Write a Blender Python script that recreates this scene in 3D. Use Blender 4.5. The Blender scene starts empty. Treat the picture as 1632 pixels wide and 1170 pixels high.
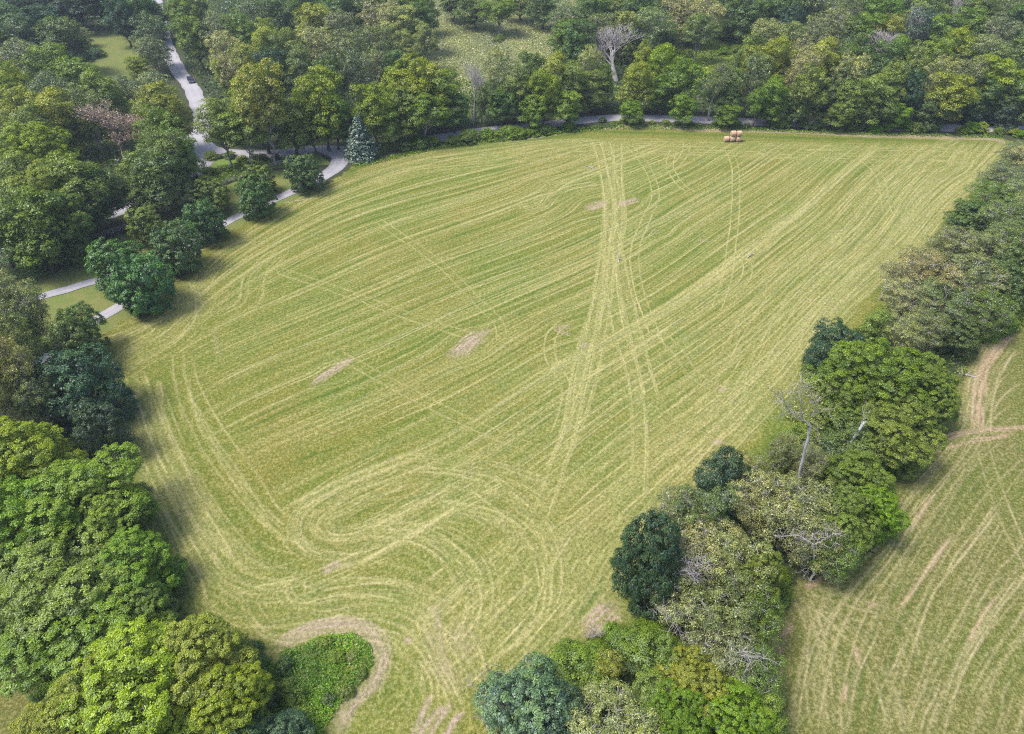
import bpy, math, random
import numpy as np
from math import radians, sin, cos, pi
from mathutils import Vector, Matrix

rng = np.random.default_rng(7)
random.seed(7)
sc = bpy.context.scene
COL = sc.collection

# ------------------------------------------------------------------ camera model
FPX, CX, CY, HC, PIT = 1090.0, 816.0, 585.0, 82.0, radians(41)
FW = np.array([0, cos(PIT), -sin(PIT)]); UP = np.array([0, sin(PIT), cos(PIT)]); RT = np.array([1.0, 0, 0])
def ray(px, py):
    return FW + RT*((px-CX)/FPX) + UP*((CY-py)/FPX)
def at(px, py, z=0.0):
    d = ray(px, py); t = (z-HC)/d[2]
    return np.array([d[0]*t, d[1]*t, z])
def depth_at(p):
    return float(np.dot(np.array(p)-np.array([0, 0, HC]), FW))
def pl(pts, z=0.0):
    return np.array([at(x, y, z) for x, y in pts])

# ------------------------------------------------------------------ helpers
def tag(o, label=None, cat=None, group=None, kind=None):
    if label: o['label'] = label
    if cat: o['category'] = cat
    if group: o['group'] = group
    if kind: o['kind'] = kind
    return o
def link(name, me, parent=None, mat=None):
    o = bpy.data.objects.new(name, me); COL.objects.link(o)
    if mat is not None and me is not None and len(me.materials) == 0: me.materials.append(mat)
    if parent is not None: o.parent = parent
    return o
def empty(name, loc=(0, 0, 0), rz=0.0):
    o = bpy.data.objects.new(name, None); COL.objects.link(o)
    o.location = loc; o.rotation_euler = (0, 0, rz); o.empty_display_size = .5
    return o
def mesh_np(name, V, F, mat=None, smooth=False, attrs=None):
    """V (n,3), F (m,k) with k fixed 3 or 4 -- fast build"""
    me = bpy.data.meshes.new(name)
    V = np.asarray(V, dtype=np.float32); F = np.asarray(F, dtype=np.int32)
    n, m, k = len(V), len(F), F.shape[1]
    me.vertices.add(n); me.vertices.foreach_set('co', V.ravel())
    me.loops.add(m*k); me.loops.foreach_set('vertex_index', F.ravel())
    me.polygons.add(m)
    me.polygons.foreach_set('loop_start', np.arange(0, m*k, k, dtype=np.int32))
    me.polygons.foreach_set('loop_total', np.full(m, k, dtype=np.int32))
    if smooth: me.polygons.foreach_set('use_smooth', np.ones(m, dtype=bool))
    me.update(calc_edges=True)
    for an, (typ, dom, data) in (attrs or {}).items():
        a = me.attributes.new(an, typ, dom)
        a.data.foreach_set('color' if 'COLOR' in typ else 'value', np.asarray(data, dtype=np.float32).ravel())
    if mat: me.materials.append(mat)
    return me
class MB:
    """collects n-gon geometry"""
    def __init__(s): s.v = []; s.f = []
    def add(s, v, f):
        b = len(s.v); s.v += [tuple(map(float, p)) for p in v]; s.f += [tuple(b+i for i in q) for q in f]
    def box(s, c, d, rz=0, taper=1.0):
        x, y, z = [k/2 for k in d]; v = []
        for sz in (-1, 1):
            t = taper if sz > 0 else 1
            for sx, sy in ((-1, -1), (1, -1), (1, 1), (-1, 1)):
                a, b = sx*x*t, sy*y*t
                v.append((c[0]+a*cos(rz)-b*sin(rz), c[1]+a*sin(rz)+b*cos(rz), c[2]+sz*z))
        s.add(v, [(3, 2, 1, 0), (4, 5, 6, 7), (0, 1, 5, 4), (1, 2, 6, 5), (2, 3, 7, 6), (3, 0, 4, 7)])
    def tube(s, pts, rad, n=6, cap=True):
        v, f = tube_np(np.array(pts, float), np.array(rad, float) if np.ndim(rad) else np.full(len(pts), rad), n)
        s.add(v, [tuple(q) for q in f])
        if cap:
            s.f.append(tuple(range(len(s.v)-n, len(s.v)))); b = len(s.v)-len(v); s.f.append(tuple(range(b+n-1, b-1, -1)))
    def mesh(s, name, mat=None, smooth=False, bevel=0):
        me = bpy.data.meshes.new(name); me.from_pydata(s.v, [], s.f); me.update()
        if smooth: me.polygons.foreach_set('use_smooth', [True]*len(me.polygons))
        if mat: me.materials.append(mat)
        return me
    def build(s, name, mat, parent=None, smooth=False):
        return link(name, s.mesh(name, mat, smooth), parent)
def tube_np(P, R, n=5):
    k = len(P); T = np.gradient(P, axis=0); T /= np.linalg.norm(T, axis=1)[:, None]+1e-9
    ref = np.where(np.abs(T[:, 2:3]) > .9, np.array([[1.0, 0, 0]]), np.array([[0, 0, 1.0]]))
    A = np.cross(T, ref); A /= np.linalg.norm(A, axis=1)[:, None]+1e-9
    for i in range(1, k):       # keep the frame from flipping
        a = A[i-1]-T[i]*np.dot(A[i-1], T[i]); l = np.linalg.norm(a)
        if l > 1e-6: A[i] = a/l
    B = np.cross(T, A); an = np.arange(n)*2*pi/n
    V = (P[:, None, :]+R[:, None, None]*(np.cos(an)[None, :, None]*A[:, None, :]+np.sin(an)[None, :, None]*B[:, None, :])).reshape(-1, 3)
    i = np.arange(k-1)[:, None]*n; j = np.arange(n)[None, :]; j2 = (j+1) % n
    F = np.stack([i+j, i+j2, i+n+j2, i+n+j], -1).reshape(-1, 4)
    return V, F

# ------------------------------------------------------------------ materials
def newmat(name):
    m = bpy.data.materials.new(name); m.use_nodes = True; nt = m.node_tree
    for n in list(nt.nodes): nt.nodes.remove(n)
    out = nt.nodes.new('ShaderNodeOutputMaterial')
    return m, nt, out
class NT:
    def __init__(s, nt): s.nt = nt
    def n(s, typ, **kw):
        nd = s.nt.nodes.new(typ)
        ins = kw.pop('ins', {})
        for k, v in kw.items(): setattr(nd, k, v)
        for k, v in ins.items():
            if isinstance(v, bpy.types.NodeSocket): s.nt.links.new(v, nd.inputs[k])
            else: nd.inputs[k].default_value = v
        return nd
    def mix(s, fac, a, b, mode='MIX'):
        nd = s.n('ShaderNodeMix', data_type='RGBA', blend_type=mode)
        for i, v in ((0, fac), (6, a), (7, b)):
            if isinstance(v, bpy.types.NodeSocket): s.nt.links.new(v, nd.inputs[i])
            else: nd.inputs[i].default_value = v if i == 0 else (tuple(v)+(1,))[:4]
        return nd.outputs[2]
    def math(s, op, a, b=0.0, c=None, clamp=False):
        nd = s.n('ShaderNodeMath', operation=op, use_clamp=clamp)
        for i, v in enumerate((a, b, c)):
            if v is None: continue
            if isinstance(v, bpy.types.NodeSocket): s.nt.links.new(v, nd.inputs[i])
            else: nd.inputs[i].default_value = v
        return nd.outputs[0]
    def noise(s, vec, scale, detail=3, rough=.55, dist=0.0):
        return s.n('ShaderNodeTexNoise', ins={'Vector': vec, 'Scale': scale, 'Detail': detail, 'Roughness': rough, 'Distortion': dist}).outputs[0]
    def ramp(s, fac, lo, hi):
        return s.n('ShaderNodeMapRange', clamp=True, ins={'Value': fac, 'From Min': lo, 'From Max': hi}).outputs[0]

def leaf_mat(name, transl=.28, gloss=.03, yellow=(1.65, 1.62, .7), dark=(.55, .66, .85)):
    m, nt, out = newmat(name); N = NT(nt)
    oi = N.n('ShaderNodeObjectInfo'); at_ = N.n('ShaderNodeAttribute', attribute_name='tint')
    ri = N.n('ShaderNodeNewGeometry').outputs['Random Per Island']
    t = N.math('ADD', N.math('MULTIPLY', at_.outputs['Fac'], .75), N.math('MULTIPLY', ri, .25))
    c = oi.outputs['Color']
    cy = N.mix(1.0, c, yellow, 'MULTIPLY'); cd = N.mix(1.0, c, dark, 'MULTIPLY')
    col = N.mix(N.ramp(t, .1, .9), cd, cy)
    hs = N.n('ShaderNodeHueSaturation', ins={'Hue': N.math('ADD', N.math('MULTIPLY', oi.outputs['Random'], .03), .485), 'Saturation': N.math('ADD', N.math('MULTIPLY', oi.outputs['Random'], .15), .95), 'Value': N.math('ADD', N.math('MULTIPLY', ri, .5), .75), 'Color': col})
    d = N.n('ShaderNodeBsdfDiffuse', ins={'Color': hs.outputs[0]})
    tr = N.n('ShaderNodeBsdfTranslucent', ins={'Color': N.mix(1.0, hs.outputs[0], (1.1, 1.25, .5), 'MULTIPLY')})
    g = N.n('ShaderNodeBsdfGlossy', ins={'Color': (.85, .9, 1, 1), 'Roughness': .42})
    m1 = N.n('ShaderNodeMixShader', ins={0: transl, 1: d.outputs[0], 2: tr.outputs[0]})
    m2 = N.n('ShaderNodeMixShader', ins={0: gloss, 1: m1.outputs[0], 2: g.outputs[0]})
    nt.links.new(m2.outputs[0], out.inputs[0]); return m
def plain_mat(name, col, rough=.8, col2=None, scale=3.0, bump=0.0, metal=0.0, spec=.3, coat=0.0, stretch=None):
    m, nt, out = newmat(name); N = NT(nt)
    p = N.n('ShaderNodeBsdfPrincipled', ins={'Roughness': rough, 'Metallic': metal, 'Specular IOR Level': spec, 'Coat Weight': coat})
    tc = N.n('ShaderNodeTexCoord').outputs['Object']
    if stretch: tc = N.n('ShaderNodeMapping', ins={'Vector': tc, 'Scale': stretch}).outputs[0]
    nz = N.noise(tc, scale, 4, .6)
    if col2 is None: col2 = tuple(c*.7 for c in col)
    nt.links.new(N.mix(N.ramp(nz, .3, .7), col, col2), p.inputs['Base Color'])
    if bump: nt.links.new(N.n('ShaderNodeBump', ins={'Strength': bump, 'Distance': .05, 'Height': nz}).outputs[0], p.inputs['Normal'])
    nt.links.new(p.outputs[0], out.inputs[0]); return m

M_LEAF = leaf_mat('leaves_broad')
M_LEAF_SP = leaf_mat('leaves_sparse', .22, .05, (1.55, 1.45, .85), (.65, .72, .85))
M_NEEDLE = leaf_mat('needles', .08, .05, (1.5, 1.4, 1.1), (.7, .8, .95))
M_BARK = plain_mat('bark', (.13, .105, .085), .9, (.06, .05, .042), 3, .5, stretch=(1, 1, .25))
M_BARKP = plain_mat('bark_pale', (.36, .33, .31), .85, (.2, .18, .17), 4, .4, stretch=(1, 1, .3))
M_DEAD = plain_mat('dead_wood', (.40, .37, .36), .85, (.24, .21, .21), 5, .4, stretch=(1, 1, .3))
M_TWIG = plain_mat('twig_brown', (.36, .28, .26), .9, (.24, .18, .16), 5, .3)

def field_mat(name, green, olive, straw, lush, dirt, speck=1.0):
    m, nt, out = newmat(name); N = NT(nt)
    tc = N.n('ShaderNodeNewGeometry').outputs['Position']
    a = N.n('ShaderNodeAttribute', attribute_name='cover'); sep = N.n('ShaderNodeSeparateColor', ins={0: a.outputs['Color']})
    S, L, D = sep.outputs
    n_big = N.noise(tc, .045, 3, .6, .6); n_mid = N.noise(tc, .35, 4, .65); n_f = N.noise(tc, 2.2, 5, .8); n_ff = N.noise(tc, 5.5, 3, .75)
    c = N.mix(N.ramp(n_big, .35, .65), green, olive)
    c = N.mix(N.math('MULTIPLY', N.ramp(n_mid, .5, .72), .45), c, lush)
    n_cl = N.noise(tc, .95, 3, .7, .8); c = N.mix(N.math('MULTIPLY', N.ramp(n_cl, .52, .7), .38), c, tuple(x*.75 for x in lush)); c = N.mix(N.math('MULTIPLY', N.ramp(n_cl, .5, .32), .3), c, tuple(x*y for x, y in zip(olive, (1.25, 1.15, 1.3))))
    # speckle of cut stalks and stubble shadow
    sp = N.math('ADD', N.math('MULTIPLY', N.ramp(n_f, .36, .66), .6), N.math('MULTIPLY', N.ramp(n_ff, .3, .7), .4))
    c = N.mix(N.math('MULTIPLY', N.math('SUBTRACT', 1.0, N.ramp(sp, .25, .62)), .62*speck), c, tuple(x*.42 for x in green))
    c = N.mix(N.math('MULTIPLY', N.ramp(sp, .48, .85), .5*speck), c, tuple(x*.9 for x in straw))
    c = N.mix(N.math('MULTIPLY', L, .85, clamp=True), c, N.mix(N.ramp(sp, .2, .8), tuple(x*.62 for x in lush), lush))
    sf = N.math('MULTIPLY', S, N.math('ADD', .15, N.math('MULTIPLY', sp, 1.5)), clamp=True)
    c = N.mix(sf, c, N.mix(N.ramp(n_mid, .35, .65), straw, tuple(x*y for x, y in zip(straw, (1.0, .93, 1.1)))))
    df = N.math('MULTIPLY', D, N.math('ADD', .45, N.math('MULTIPLY', sp, 1.0)), clamp=True)
    c = N.mix(df, c, N.mix(N.ramp(n_f, .35, .65), tuple(x*.62 for x in dirt), dirt))
    p = N.n('ShaderNodeBsdfPrincipled', ins={'Roughness': .95, 'Specular IOR Level': .12, 'Base Color': c})
    hgt = N.math('ADD', N.math('MULTIPLY', n_f, .7), N.math('ADD', N.math('MULTIPLY', n_ff, .35), N.math('MULTIPLY', S, .5)))
    b = N.n('ShaderNodeBump', ins={'Strength': .8, 'Distance': .22, 'Height': hgt})
    nt.links.new(b.outputs[0], p.inputs['Normal']); nt.links.new(p.outputs[0], out.inputs[0]); return m
GREEN, OLIVE, STRAW, LUSH, DIRT = (.120, .154, .020), (.178, .164, .032), (.39, .358, .152), (.064, .122, .014), (.40, .30, .235)
M_HAY = field_mat('mown_hay', GREEN, OLIVE, STRAW, LUSH, DIRT)
M_PAST = field_mat('pasture_turf', (.112, .134, .024), (.150, .142, .042), (.35, .31, .15), (.07, .115, .02), (.42, .29, .20), 1.15)

def ground_mat(name, a_, b_, c_, scale=.3, bump=.6):
    m, nt, out = newmat(name); N = NT(nt)
    tc = N.n('ShaderNodeNewGeometry').outputs['Position']
    n1 = N.noise(tc, scale, 5, .65); n2 = N.noise(tc, scale*8, 4, .7)
    c = N.mix(N.ramp(n1, .38, .62), a_, b_); c = N.mix(N.math('MULTIPLY', N.ramp(n2, .45, .75), .7), c, c_)
    p = N.n('ShaderNodeBsdfPrincipled', ins={'Roughness': .95, 'Specular IOR Level': .1, 'Base Color': c})
    b = N.n('ShaderNodeBump', ins={'Strength': bump, 'Distance': .3, 'Height': n2})
    nt.links.new(b.outputs[0], p.inputs['Normal']); nt.links.new(p.outputs[0], out.inputs[0]); return m
M_GROUND = ground_mat('woodland_floor', (.035, .05, .022), (.055, .06, .03), (.08, .07, .045))
M_LAWN = ground_mat('lawn_grass', (.12, .155, .04), (.165, .165, .055), (.07, .10, .03), .25, .5)
M_MARSH = ground_mat('marsh_grass_floor', (.15, .18, .075), (.20, .20, .10), (.10, .13, .06), .15, .6)
M_SHRUBLAND = ground_mat('scrub_floor', (.12, .19, .035), (.15, .20, .05), (.07, .11, .03), .15, .6)
def road_mat():
    m, nt, out = newmat('worn_asphalt'); N = NT(nt)
    tc = N.n('ShaderNodeNewGeometry').outputs['Position']
    n1 = N.noise(tc, .25, 4, .6); n2 = N.noise(tc, 5, 4, .7)
    a = N.n('ShaderNodeAttribute', attribute_name='across').outputs['Fac']       # 0..1 across the road
    wt = N.math('SUBTRACT', 1.0, N.ramp(N.math('ABSOLUTE', N.math('SUBTRACT', N.math('ABSOLUTE', N.math('SUBTRACT', a, .5)), .2)), .02, .13))
    c = N.mix(N.ramp(n1, .35, .65), (.25, .243, .265), (.31, .30, .315)); c = N.mix(N.math('MULTIPLY', N.ramp(n2, .5, .8), .5), c, (.2, .19, .2))
    c = N.mix(N.math('MULTIPLY', wt, .35), c, (.36, .345, .36))
    ed = N.math('MULTIPLY', N.ramp(N.math('ABSOLUTE', N.math('SUBTRACT', a, .5)), .43, .5), N.ramp(n2, .3, .6))
    c = N.mix(ed, c, (.11, .11, .08))
    p = N.n('ShaderNodeBsdfPrincipled', ins={'Roughness': .85, 'Base Color': c, 'Specular IOR Level': .3})
    b = N.n('ShaderNodeBump', ins={'Strength': .2, 'Distance': .02, 'Height': n2}); nt.links.new(b.outputs[0], p.inputs['Normal'])
    nt.links.new(p.outputs[0], out.inputs[0]); return m
M_ROAD = road_mat()

# ------------------------------------------------------------------ field raster (cover of hay, lush grass, bare soil in metres on the ground)
X0, X1, Y0, Y1, RES = -112.0, 168.0, 22.0, 216.0, 0.2
NX, NY = int((X1-X0)/RES)+1, int((Y1-Y0)/RES)+1
A_S = np.zeros((NY, NX), np.float32); A_L = np.zeros((NY, NX), np.float32); A_D = np.zeros((NY, NX), np.float32)
def smooth_noise(n, step, r=rng):
    k = max(4, int(n/step)+3); v = r.random(k); x = np.linspace(0, k-1.001, n); i = x.astype(int); f = x-i; f = f*f*(3-2*f)
    return v[i]*(1-f)+v[i+1]*f
def resample(P, d):
    P = np.asarray(P)[:, :2]
    # Catmull-Rom smoothing first
    Q = [P[0]]
    for i in range(len(P)-1):
        p0, p1, p2, p3 = P[max(i-1, 0)], P[i], P[i+1], P[min(i+2, len(P)-1)]
        for t in np.linspace(0, 1, 13)[1:]:
            Q.append(.5*((2*p1)+(-p0+p2)*t+(2*p0-5*p1+4*p2-p3)*t*t+(-p0+3*p1-3*p2+p3)*t**3))
    Q = np.array(Q); s = np.r_[0, np.cumsum(np.linalg.norm(np.diff(Q, axis=0), axis=1))]
    n = max(3, int(s[-1]/d)+1); u = np.linspace(0, s[-1], n)
    return np.stack([np.interp(u, s, Q[:, 0]), np.interp(u, s, Q[:, 1])], 1)
def splat(arr, P, width, strength, add=False):
    """P (n,2) dense points; width (m); strength scalar or (n,)"""
    w = max(width, .16); k = int(math.ceil(w*1.3/RES))
    gx = (P[:, 0]-X0)/RES; gy = (P[:, 1]-Y0)/RES
    ix = np.round(gx).astype(int); iy = np.round(gy).astype(int); st = np.broadcast_to(strength, (len(P),))
    for dy in range(-k, k+1):
        for dx in range(-k, k+1):
            jx = ix+dx; jy = iy+dy
            ok = (jx >= 0) & (jx < NX) & (jy >= 0) & (jy < NY)
            d2 = ((jx-gx)**2+(jy-gy)**2)*RES*RES
            val = st*np.exp(-d2/(w*w*.36))
            ok &= val > .01
            np.maximum.at(arr, (jy[ok], jx[ok]), val[ok].astype(np.float32))
def offs(P, d):
    T = np.gradient(P, axis=0); T /= np.linalg.norm(T, axis=1)[:, None]+1e-9
    return P+np.stack([-T[:, 1], T[:, 0]], 1)*(d if np.ndim(d) == 0 else d[:, None])
def wob(n, amp, step):
    return (smooth_noise(n, step)-.5)*2*amp
def stroke(arr, pts_px, width, strength, brk=.5, dense=.14, off=0.0, jit=.12):
    P = resample(pl(pts_px), dense); n = len(P)
    P = offs(P, off+wob(n, jit, 40))
    st = strength*(1-brk+brk*smooth_noise(n, 18)*smooth_noise(n, 90)*2.2).clip(0, 1.3)
    e = np.minimum(np.arange(n), n-1-np.arange(n))*dense; st = st*np.clip(e/min(2.5, n*dense*.16), 0, 1)
    splat(arr, P, width, st)
def track(pts_px, strength=.8, gauge=1.9, width=.3, brk=.35):
    for s in (-1, 1): stroke(A_S, pts_px, width, strength, brk, off=s*gauge/2, jit=.06)

# flow guides for the mowing direction, photo positions turned into ground positions
G = [
 [(292,470),(330,415),(420,345),(520,290),(640,248),(760,236),(900,224),(950,221)],
 [(280,540),(400,440),(520,372),(640,330),(760,298),(880,268),(960,238),(1000,224)],
 [(250,600),(400,522),(560,452),(700,392),(850,332),(950,293),(1060,245),(1110,222)],
 [(260,690),(400,612),(560,540),(720,470),(880,402),(1000,345),(1120,280),(1210,224)],
 [(330,745),(470,680),(640,600),(800,520),(960,438),(1100,360),(1230,280),(1320,223)],
 [(400,805),(560,730),(740,645),(900,560),(1040,480),(1180,390),(1300,300),(1385,225)],
 [(480,880),(640,800),(800,712),(960,610),(1100,510),(1230,415),(1350,310),(1440,226)],
 [(570,910),(700,850),(860,765),(1000,668),(1130,565),(1260,455),(1390,330),(1490,226)],
 [(650,970),(780,900),(900,830),(1030,735),(1150,635),(1270,515),(1400,385),(1545,226)],
 [(700,1080),(800,1000),(900,912),(1010,812),(1130,700),(1240,580),(1350,450),(1590,228)],
 [(760,1150),(850,1075),(950,965),(1040,860),(1160,740),(1260,620),(1340,520),(1640,240)],
]
GW = [resample(pl(g), .5) for g in G]
def unit(P, n=420):
    s = np.r_[0, np.cumsum(np.linalg.norm(np.diff(P, axis=0), axis=1))]; u = np.linspace(0, s[-1], n)
    return np.stack([np.interp(u, s, P[:, 0]), np.interp(u, s, P[:, 1])], 1)
def flow(GU, u, a=0.0, b=1.0):
    u = float(np.clip(u, 0, len(GU)-1.001)); i = int(u); f = u-i
    P = GU[i]*(1-f)+GU[i+1]*f; n = len(P)
    P = P[int(a*n):max(int(b*n), int(a*n)+4)]
    s = np.r_[0, np.cumsum(np.linalg.norm(np.diff(P, axis=0), axis=1))]; m = max(6, int(s[-1]/.15)); t = np.linspace(0, s[-1], m)
    return np.stack([np.interp(t, s, P[:, 0]), np.interp(t, s, P[:, 1])], 1)
def warp(P):
    x, y = P[:, 0], P[:, 1]
    P = P+np.stack([1.1*np.sin(y/19+x/43)+.6*np.sin(x/11-y/17+2), 1.2*np.sin(x/23+1.3)*np.cos(y/31)+.6*np.sin(x/12+y/14)], 1)
    for (px, py, a, rad) in ((945, 327, 3.4, 9), (1003, 322, 1.6, 5), (745, 548, 2.2, 6), (530, 590, 1.6, 4), (905, 530, 1.6, 6), (1050, 368, 1.2, 5), (875, 300, 2.0, 8), (600, 850, 3, 9), (1500, 260, 1.6, 8)):
        c = at(px, py)[:2]; d = P-c; l = np.linalg.norm(d, axis=1)[:, None]+.3; P = P+d/l*a*np.exp(-(l/rad)**2)
    return P
def mow(GU, N_band, N_fine, N_dark, spacing_groups=46, drift=.22, wsc=1.0):
    K = len(GU)-1; GS = .45+.9*smooth_noise(40, 3)
    def one(arr, u, w, st, a, b, brk, step=120):
        P = flow(GU, u, a, b); n = len(P)
        if n < 12: return
        P = warp(offs(P, wob(n, drift, 260)+wob(n, .05, 30)))
        s = st*((1-brk)+brk*smooth_noise(n, step)*2).clip(0, 1.4)
        e = np.minimum(np.arange(n), n-1-np.arange(n))*.15; s = s*np.clip(e/4, 0, 1)
        splat(arr, P, w, s)
    for k in range(N_band):
        u = (k+rng.random()*.9)/N_band*K; a = rng.random()*.3 if rng.random() < .4 else 0; b = 1-rng.random()*.3 if rng.random() < .4 else 1
        one(A_S, u, (.3+rng.random()*.62)*wsc, (.12+.42*rng.random()**1.3)*GS[int(u/K*39)], a, b, .75)
    for k in range(N_fine):
        u = rng.random()*K
        if rng.random() < .6: u = (round(u*spacing_groups/K)+rng.normal()*.12)/spacing_groups*K
        a = rng.random()*.8; b = min(1, a+.08+rng.random()*.6)
        one(A_S, u, .16+rng.random()*.18, .25+.55*rng.random(), a, b, .6, 60)
    for k in range(N_dark):
        u = rng.random()*K; a = rng.random()*.8; b = min(1, a+.05+rng.random()*.45)
        one(A_L, u, .2+rng.random()*.5, .2+.5*rng.random()**1.5, a, b, .7, 60)
mow([unit(g) for g in GW], 104, 640, 520, 60, .35)
def inside(poly, X, Y):
    r = np.zeros(X.shape, bool); n = len(poly); j = n-1
    for i in range(n):
        xi, yi = poly[i][:2]; xj, yj = poly[j][:2]
        r ^= ((yi > Y) != (yj > Y)) & (X < (xj-xi)*(Y-yi)/(yj-yi+1e-12)+xi); j = i
    return r
XX, YY = np.meshgrid(X0+np.arange(NX)*RES, Y0+np.arange(NY)*RES)
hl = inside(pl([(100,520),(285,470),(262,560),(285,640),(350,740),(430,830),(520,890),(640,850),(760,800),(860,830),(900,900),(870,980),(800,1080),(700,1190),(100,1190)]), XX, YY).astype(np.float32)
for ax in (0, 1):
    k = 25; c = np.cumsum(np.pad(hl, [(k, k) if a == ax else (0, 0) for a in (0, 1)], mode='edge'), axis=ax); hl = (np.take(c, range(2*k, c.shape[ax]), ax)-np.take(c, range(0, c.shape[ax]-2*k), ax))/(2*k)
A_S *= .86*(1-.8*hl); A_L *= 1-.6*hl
# headland passes and turning loops
LOOPS = [
 [(175,600),(200,680),(240,780),(280,860),(312,930),(335,985),(400,1008),(500,1000),(600,985)],
 [(190,600),(222,690),(262,780),(300,860),(335,920),(370,955),(440,965),(520,945)],
 [(205,610),(245,715),(290,805),(330,880),(370,925),(430,935),(520,905),(640,850),(760,790)],
 [(230,640),(262,735),(312,830),(360,895),(400,925)],
 [(260,600),(275,680),(320,760),(370,840),(420,890),(500,905)],
 [(640,728),(545,780),(490,820),(485,850),(520,872),(590,862),(680,812),(780,752)],
 [(660,758),(565,800),(515,830),(530,856),(580,850),(660,812),(740,770)],
 [(560,758),(482,810),(470,860),(520,892),(600,886),(700,832),(820,770)],
 [(430,930),(430,962),(468,988),(560,972),(650,985),(700,1040),(720,1100)],
 [(470,915),(455,940),(480,965),(560,950),(640,965),(700,1010),(740,1060)],
 [(500,925),(490,945),(520,958),(600,945),(670,960),(720,1000)],
 [(600,840),(680,850),(740,880),(770,930),(760,990),(720,1040)],
 [(560,850),(660,862),(715,900),(735,950),(725,1000),(690,1040)],
 [(680,800),(780,820),(840,860),(870,920),(860,990),(800,1060)],
 [(700,770),(800,790),(870,840),(900,900),(890,970),(830,1040)],
 [(760,760),(850,830),(880,900),(870,980)],
 [(690,930),(680,980),(700,1040),(730,1090),(750,1140)],
 [(320,500),(310,460),(330,425),(370,395),(420,380)], [(350,505),(390,480),(400,440),(440,400)],
 [(290,455),(300,490),(262,530),(210,560),(165,590)], [(300,445),(312,490),(285,535),(230,570),(185,600)],
 [(280,462),(285,485),(250,510),(195,530),(150,552)],
 [(150,545),(200,530),(250,500),(275,470)],
 [(640,738),(720,745),(800,758),(880,790)], [(620,752),(700,760),(790,775)],
 [(820,330),(850,320),(872,300),(900,285),(960,270),(1010,268)], [(830,340),(865,330),(885,310),(910,298),(960,290)],
 [(640,1000),(690,960),(760,900),(840,830)], [(700,1060),(760,1010),(820,950)], [(780,1060),(830,1010),(900,930)],
 [(880,1010),(930,960),(960,900),(1020,820)], [(560,1000),(640,1020),(690,1080),(690,1140)],
]
for L_ in LOOPS:
    for q in range(12):
        stroke(A_S, L_, .18+.25*rng.random(), .3+.5*rng.random(), .75, off=rng.normal()*1.8)
    for q in range(7):
        stroke(A_L, L_, .25+.3*rng.random(), .25+.25*rng.random(), .8, off=rng.normal()*1.8)
# top headland: passes parallel to the far edge
for q in range(22):
    o = q*.62+rng.random()*.3
    stroke(A_S, [(560,275+0*q),(640,252),(760,240),(930,221),(1060,222),(1300,228),(1440,230),(1560,236)], .22+.25*rng.random(), .25+.4*rng.random(), .8, off=-o)
# hedge side passes
for q in range(26):
    stroke(A_S, [(760,1150),(850,1070),(945,960),(1000,870),(1110,770),(1210,700),(1270,600),(1320,500),(1420,400),(1500,300),(1590,240)], .25+.3*rng.random(), .25+.4*rng.random(), .7, off=rng.random()*15-1)
TR = [
 [(950,222),(962,270),(970,330),(965,400),(950,500),(925,620),(890,740),(860,830)],
 [(965,224),(980,300),(985,350),(975,430),(985,520),(1010,600),(1020,700),(1015,800)],
 [(985,226),(985,290),(990,350),(980,400),(960,470),(930,560),(915,650),(905,700)],
 [(1000,230),(1030,265),(1045,310),(1030,350),(1012,400),(1018,460),(1035,510),(1055,560)],
 [(1075,236),(1068,265),(1085,295),(1110,310)], [(1095,226),(1092,245),(1075,265),(1030,290)],
 [(1160,238),(1172,270),(1172,340),(1165,400),(1160,440),(1140,500)],
 [(1165,405),(1190,420),(1185,450),(1150,480)],
 [(905,510),(880,535),(878,570),(900,610),(905,640),(885,700)],
 [(975,350),(990,430),(1010,520),(1040,640)], [(975,300),(972,380),(968,460),(955,540),(930,640),(880,760)],
 [(1370,250),(1402,282),(1412,330),(1420,345)], [(1318,232),(1315,250),(1290,265),(1250,290)],
 [(300,575),(310,620),(350,690),(400,760),(440,820),(500,860)], [(284,560),(290,620),(320,690),(355,745),(400,800),(450,850)],
 [(600,350),(700,420),(760,480),(795,515),(800,545)],
 [(1560,690),(1590,790),(1625,870),(1680,960)], [(440,430),(560,470),(640,500),(760,540)],
 [(530,560),(640,620),(760,680),(860,720)], [(1040,520),(1080,560),(1110,600),(1180,640)],
]
for i, t in enumerate(TR):
    track(t, .8 if i < 12 else .6, 1.9 if i < 16 else 2.0, .30)
for t in TR[:3]+TR[9:11]: track(t, .6, 2.6, .4); stroke(A_S, t, 1.6, .3, .5)
for pts, w, st in [([(560,1100),(700,1080),(800,1000),(950,880)], 14, .20), ([(330,960),(450,950),(600,930),(800,880)], 10, .13), ([(200,650),(260,780),(330,900)], 5, .25), ([(900,950),(1040,800),(1200,640),(1330,480),(1480,300)], 5, .25), ([(700,720),(900,700),(1050,640)], 12, .16), ([(300,440),(260,520),(180,570)], 6, .2)]:
    P_ = resample(pl(pts), .5); Q_ = np.repeat(P_, int(w*5), 0); Q_ = Q_+rng.normal(size=Q_.shape)*w*.55; splat(A_S, Q_, .45, st*rng.uniform(.3, 1.5, len(Q_)))
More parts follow.
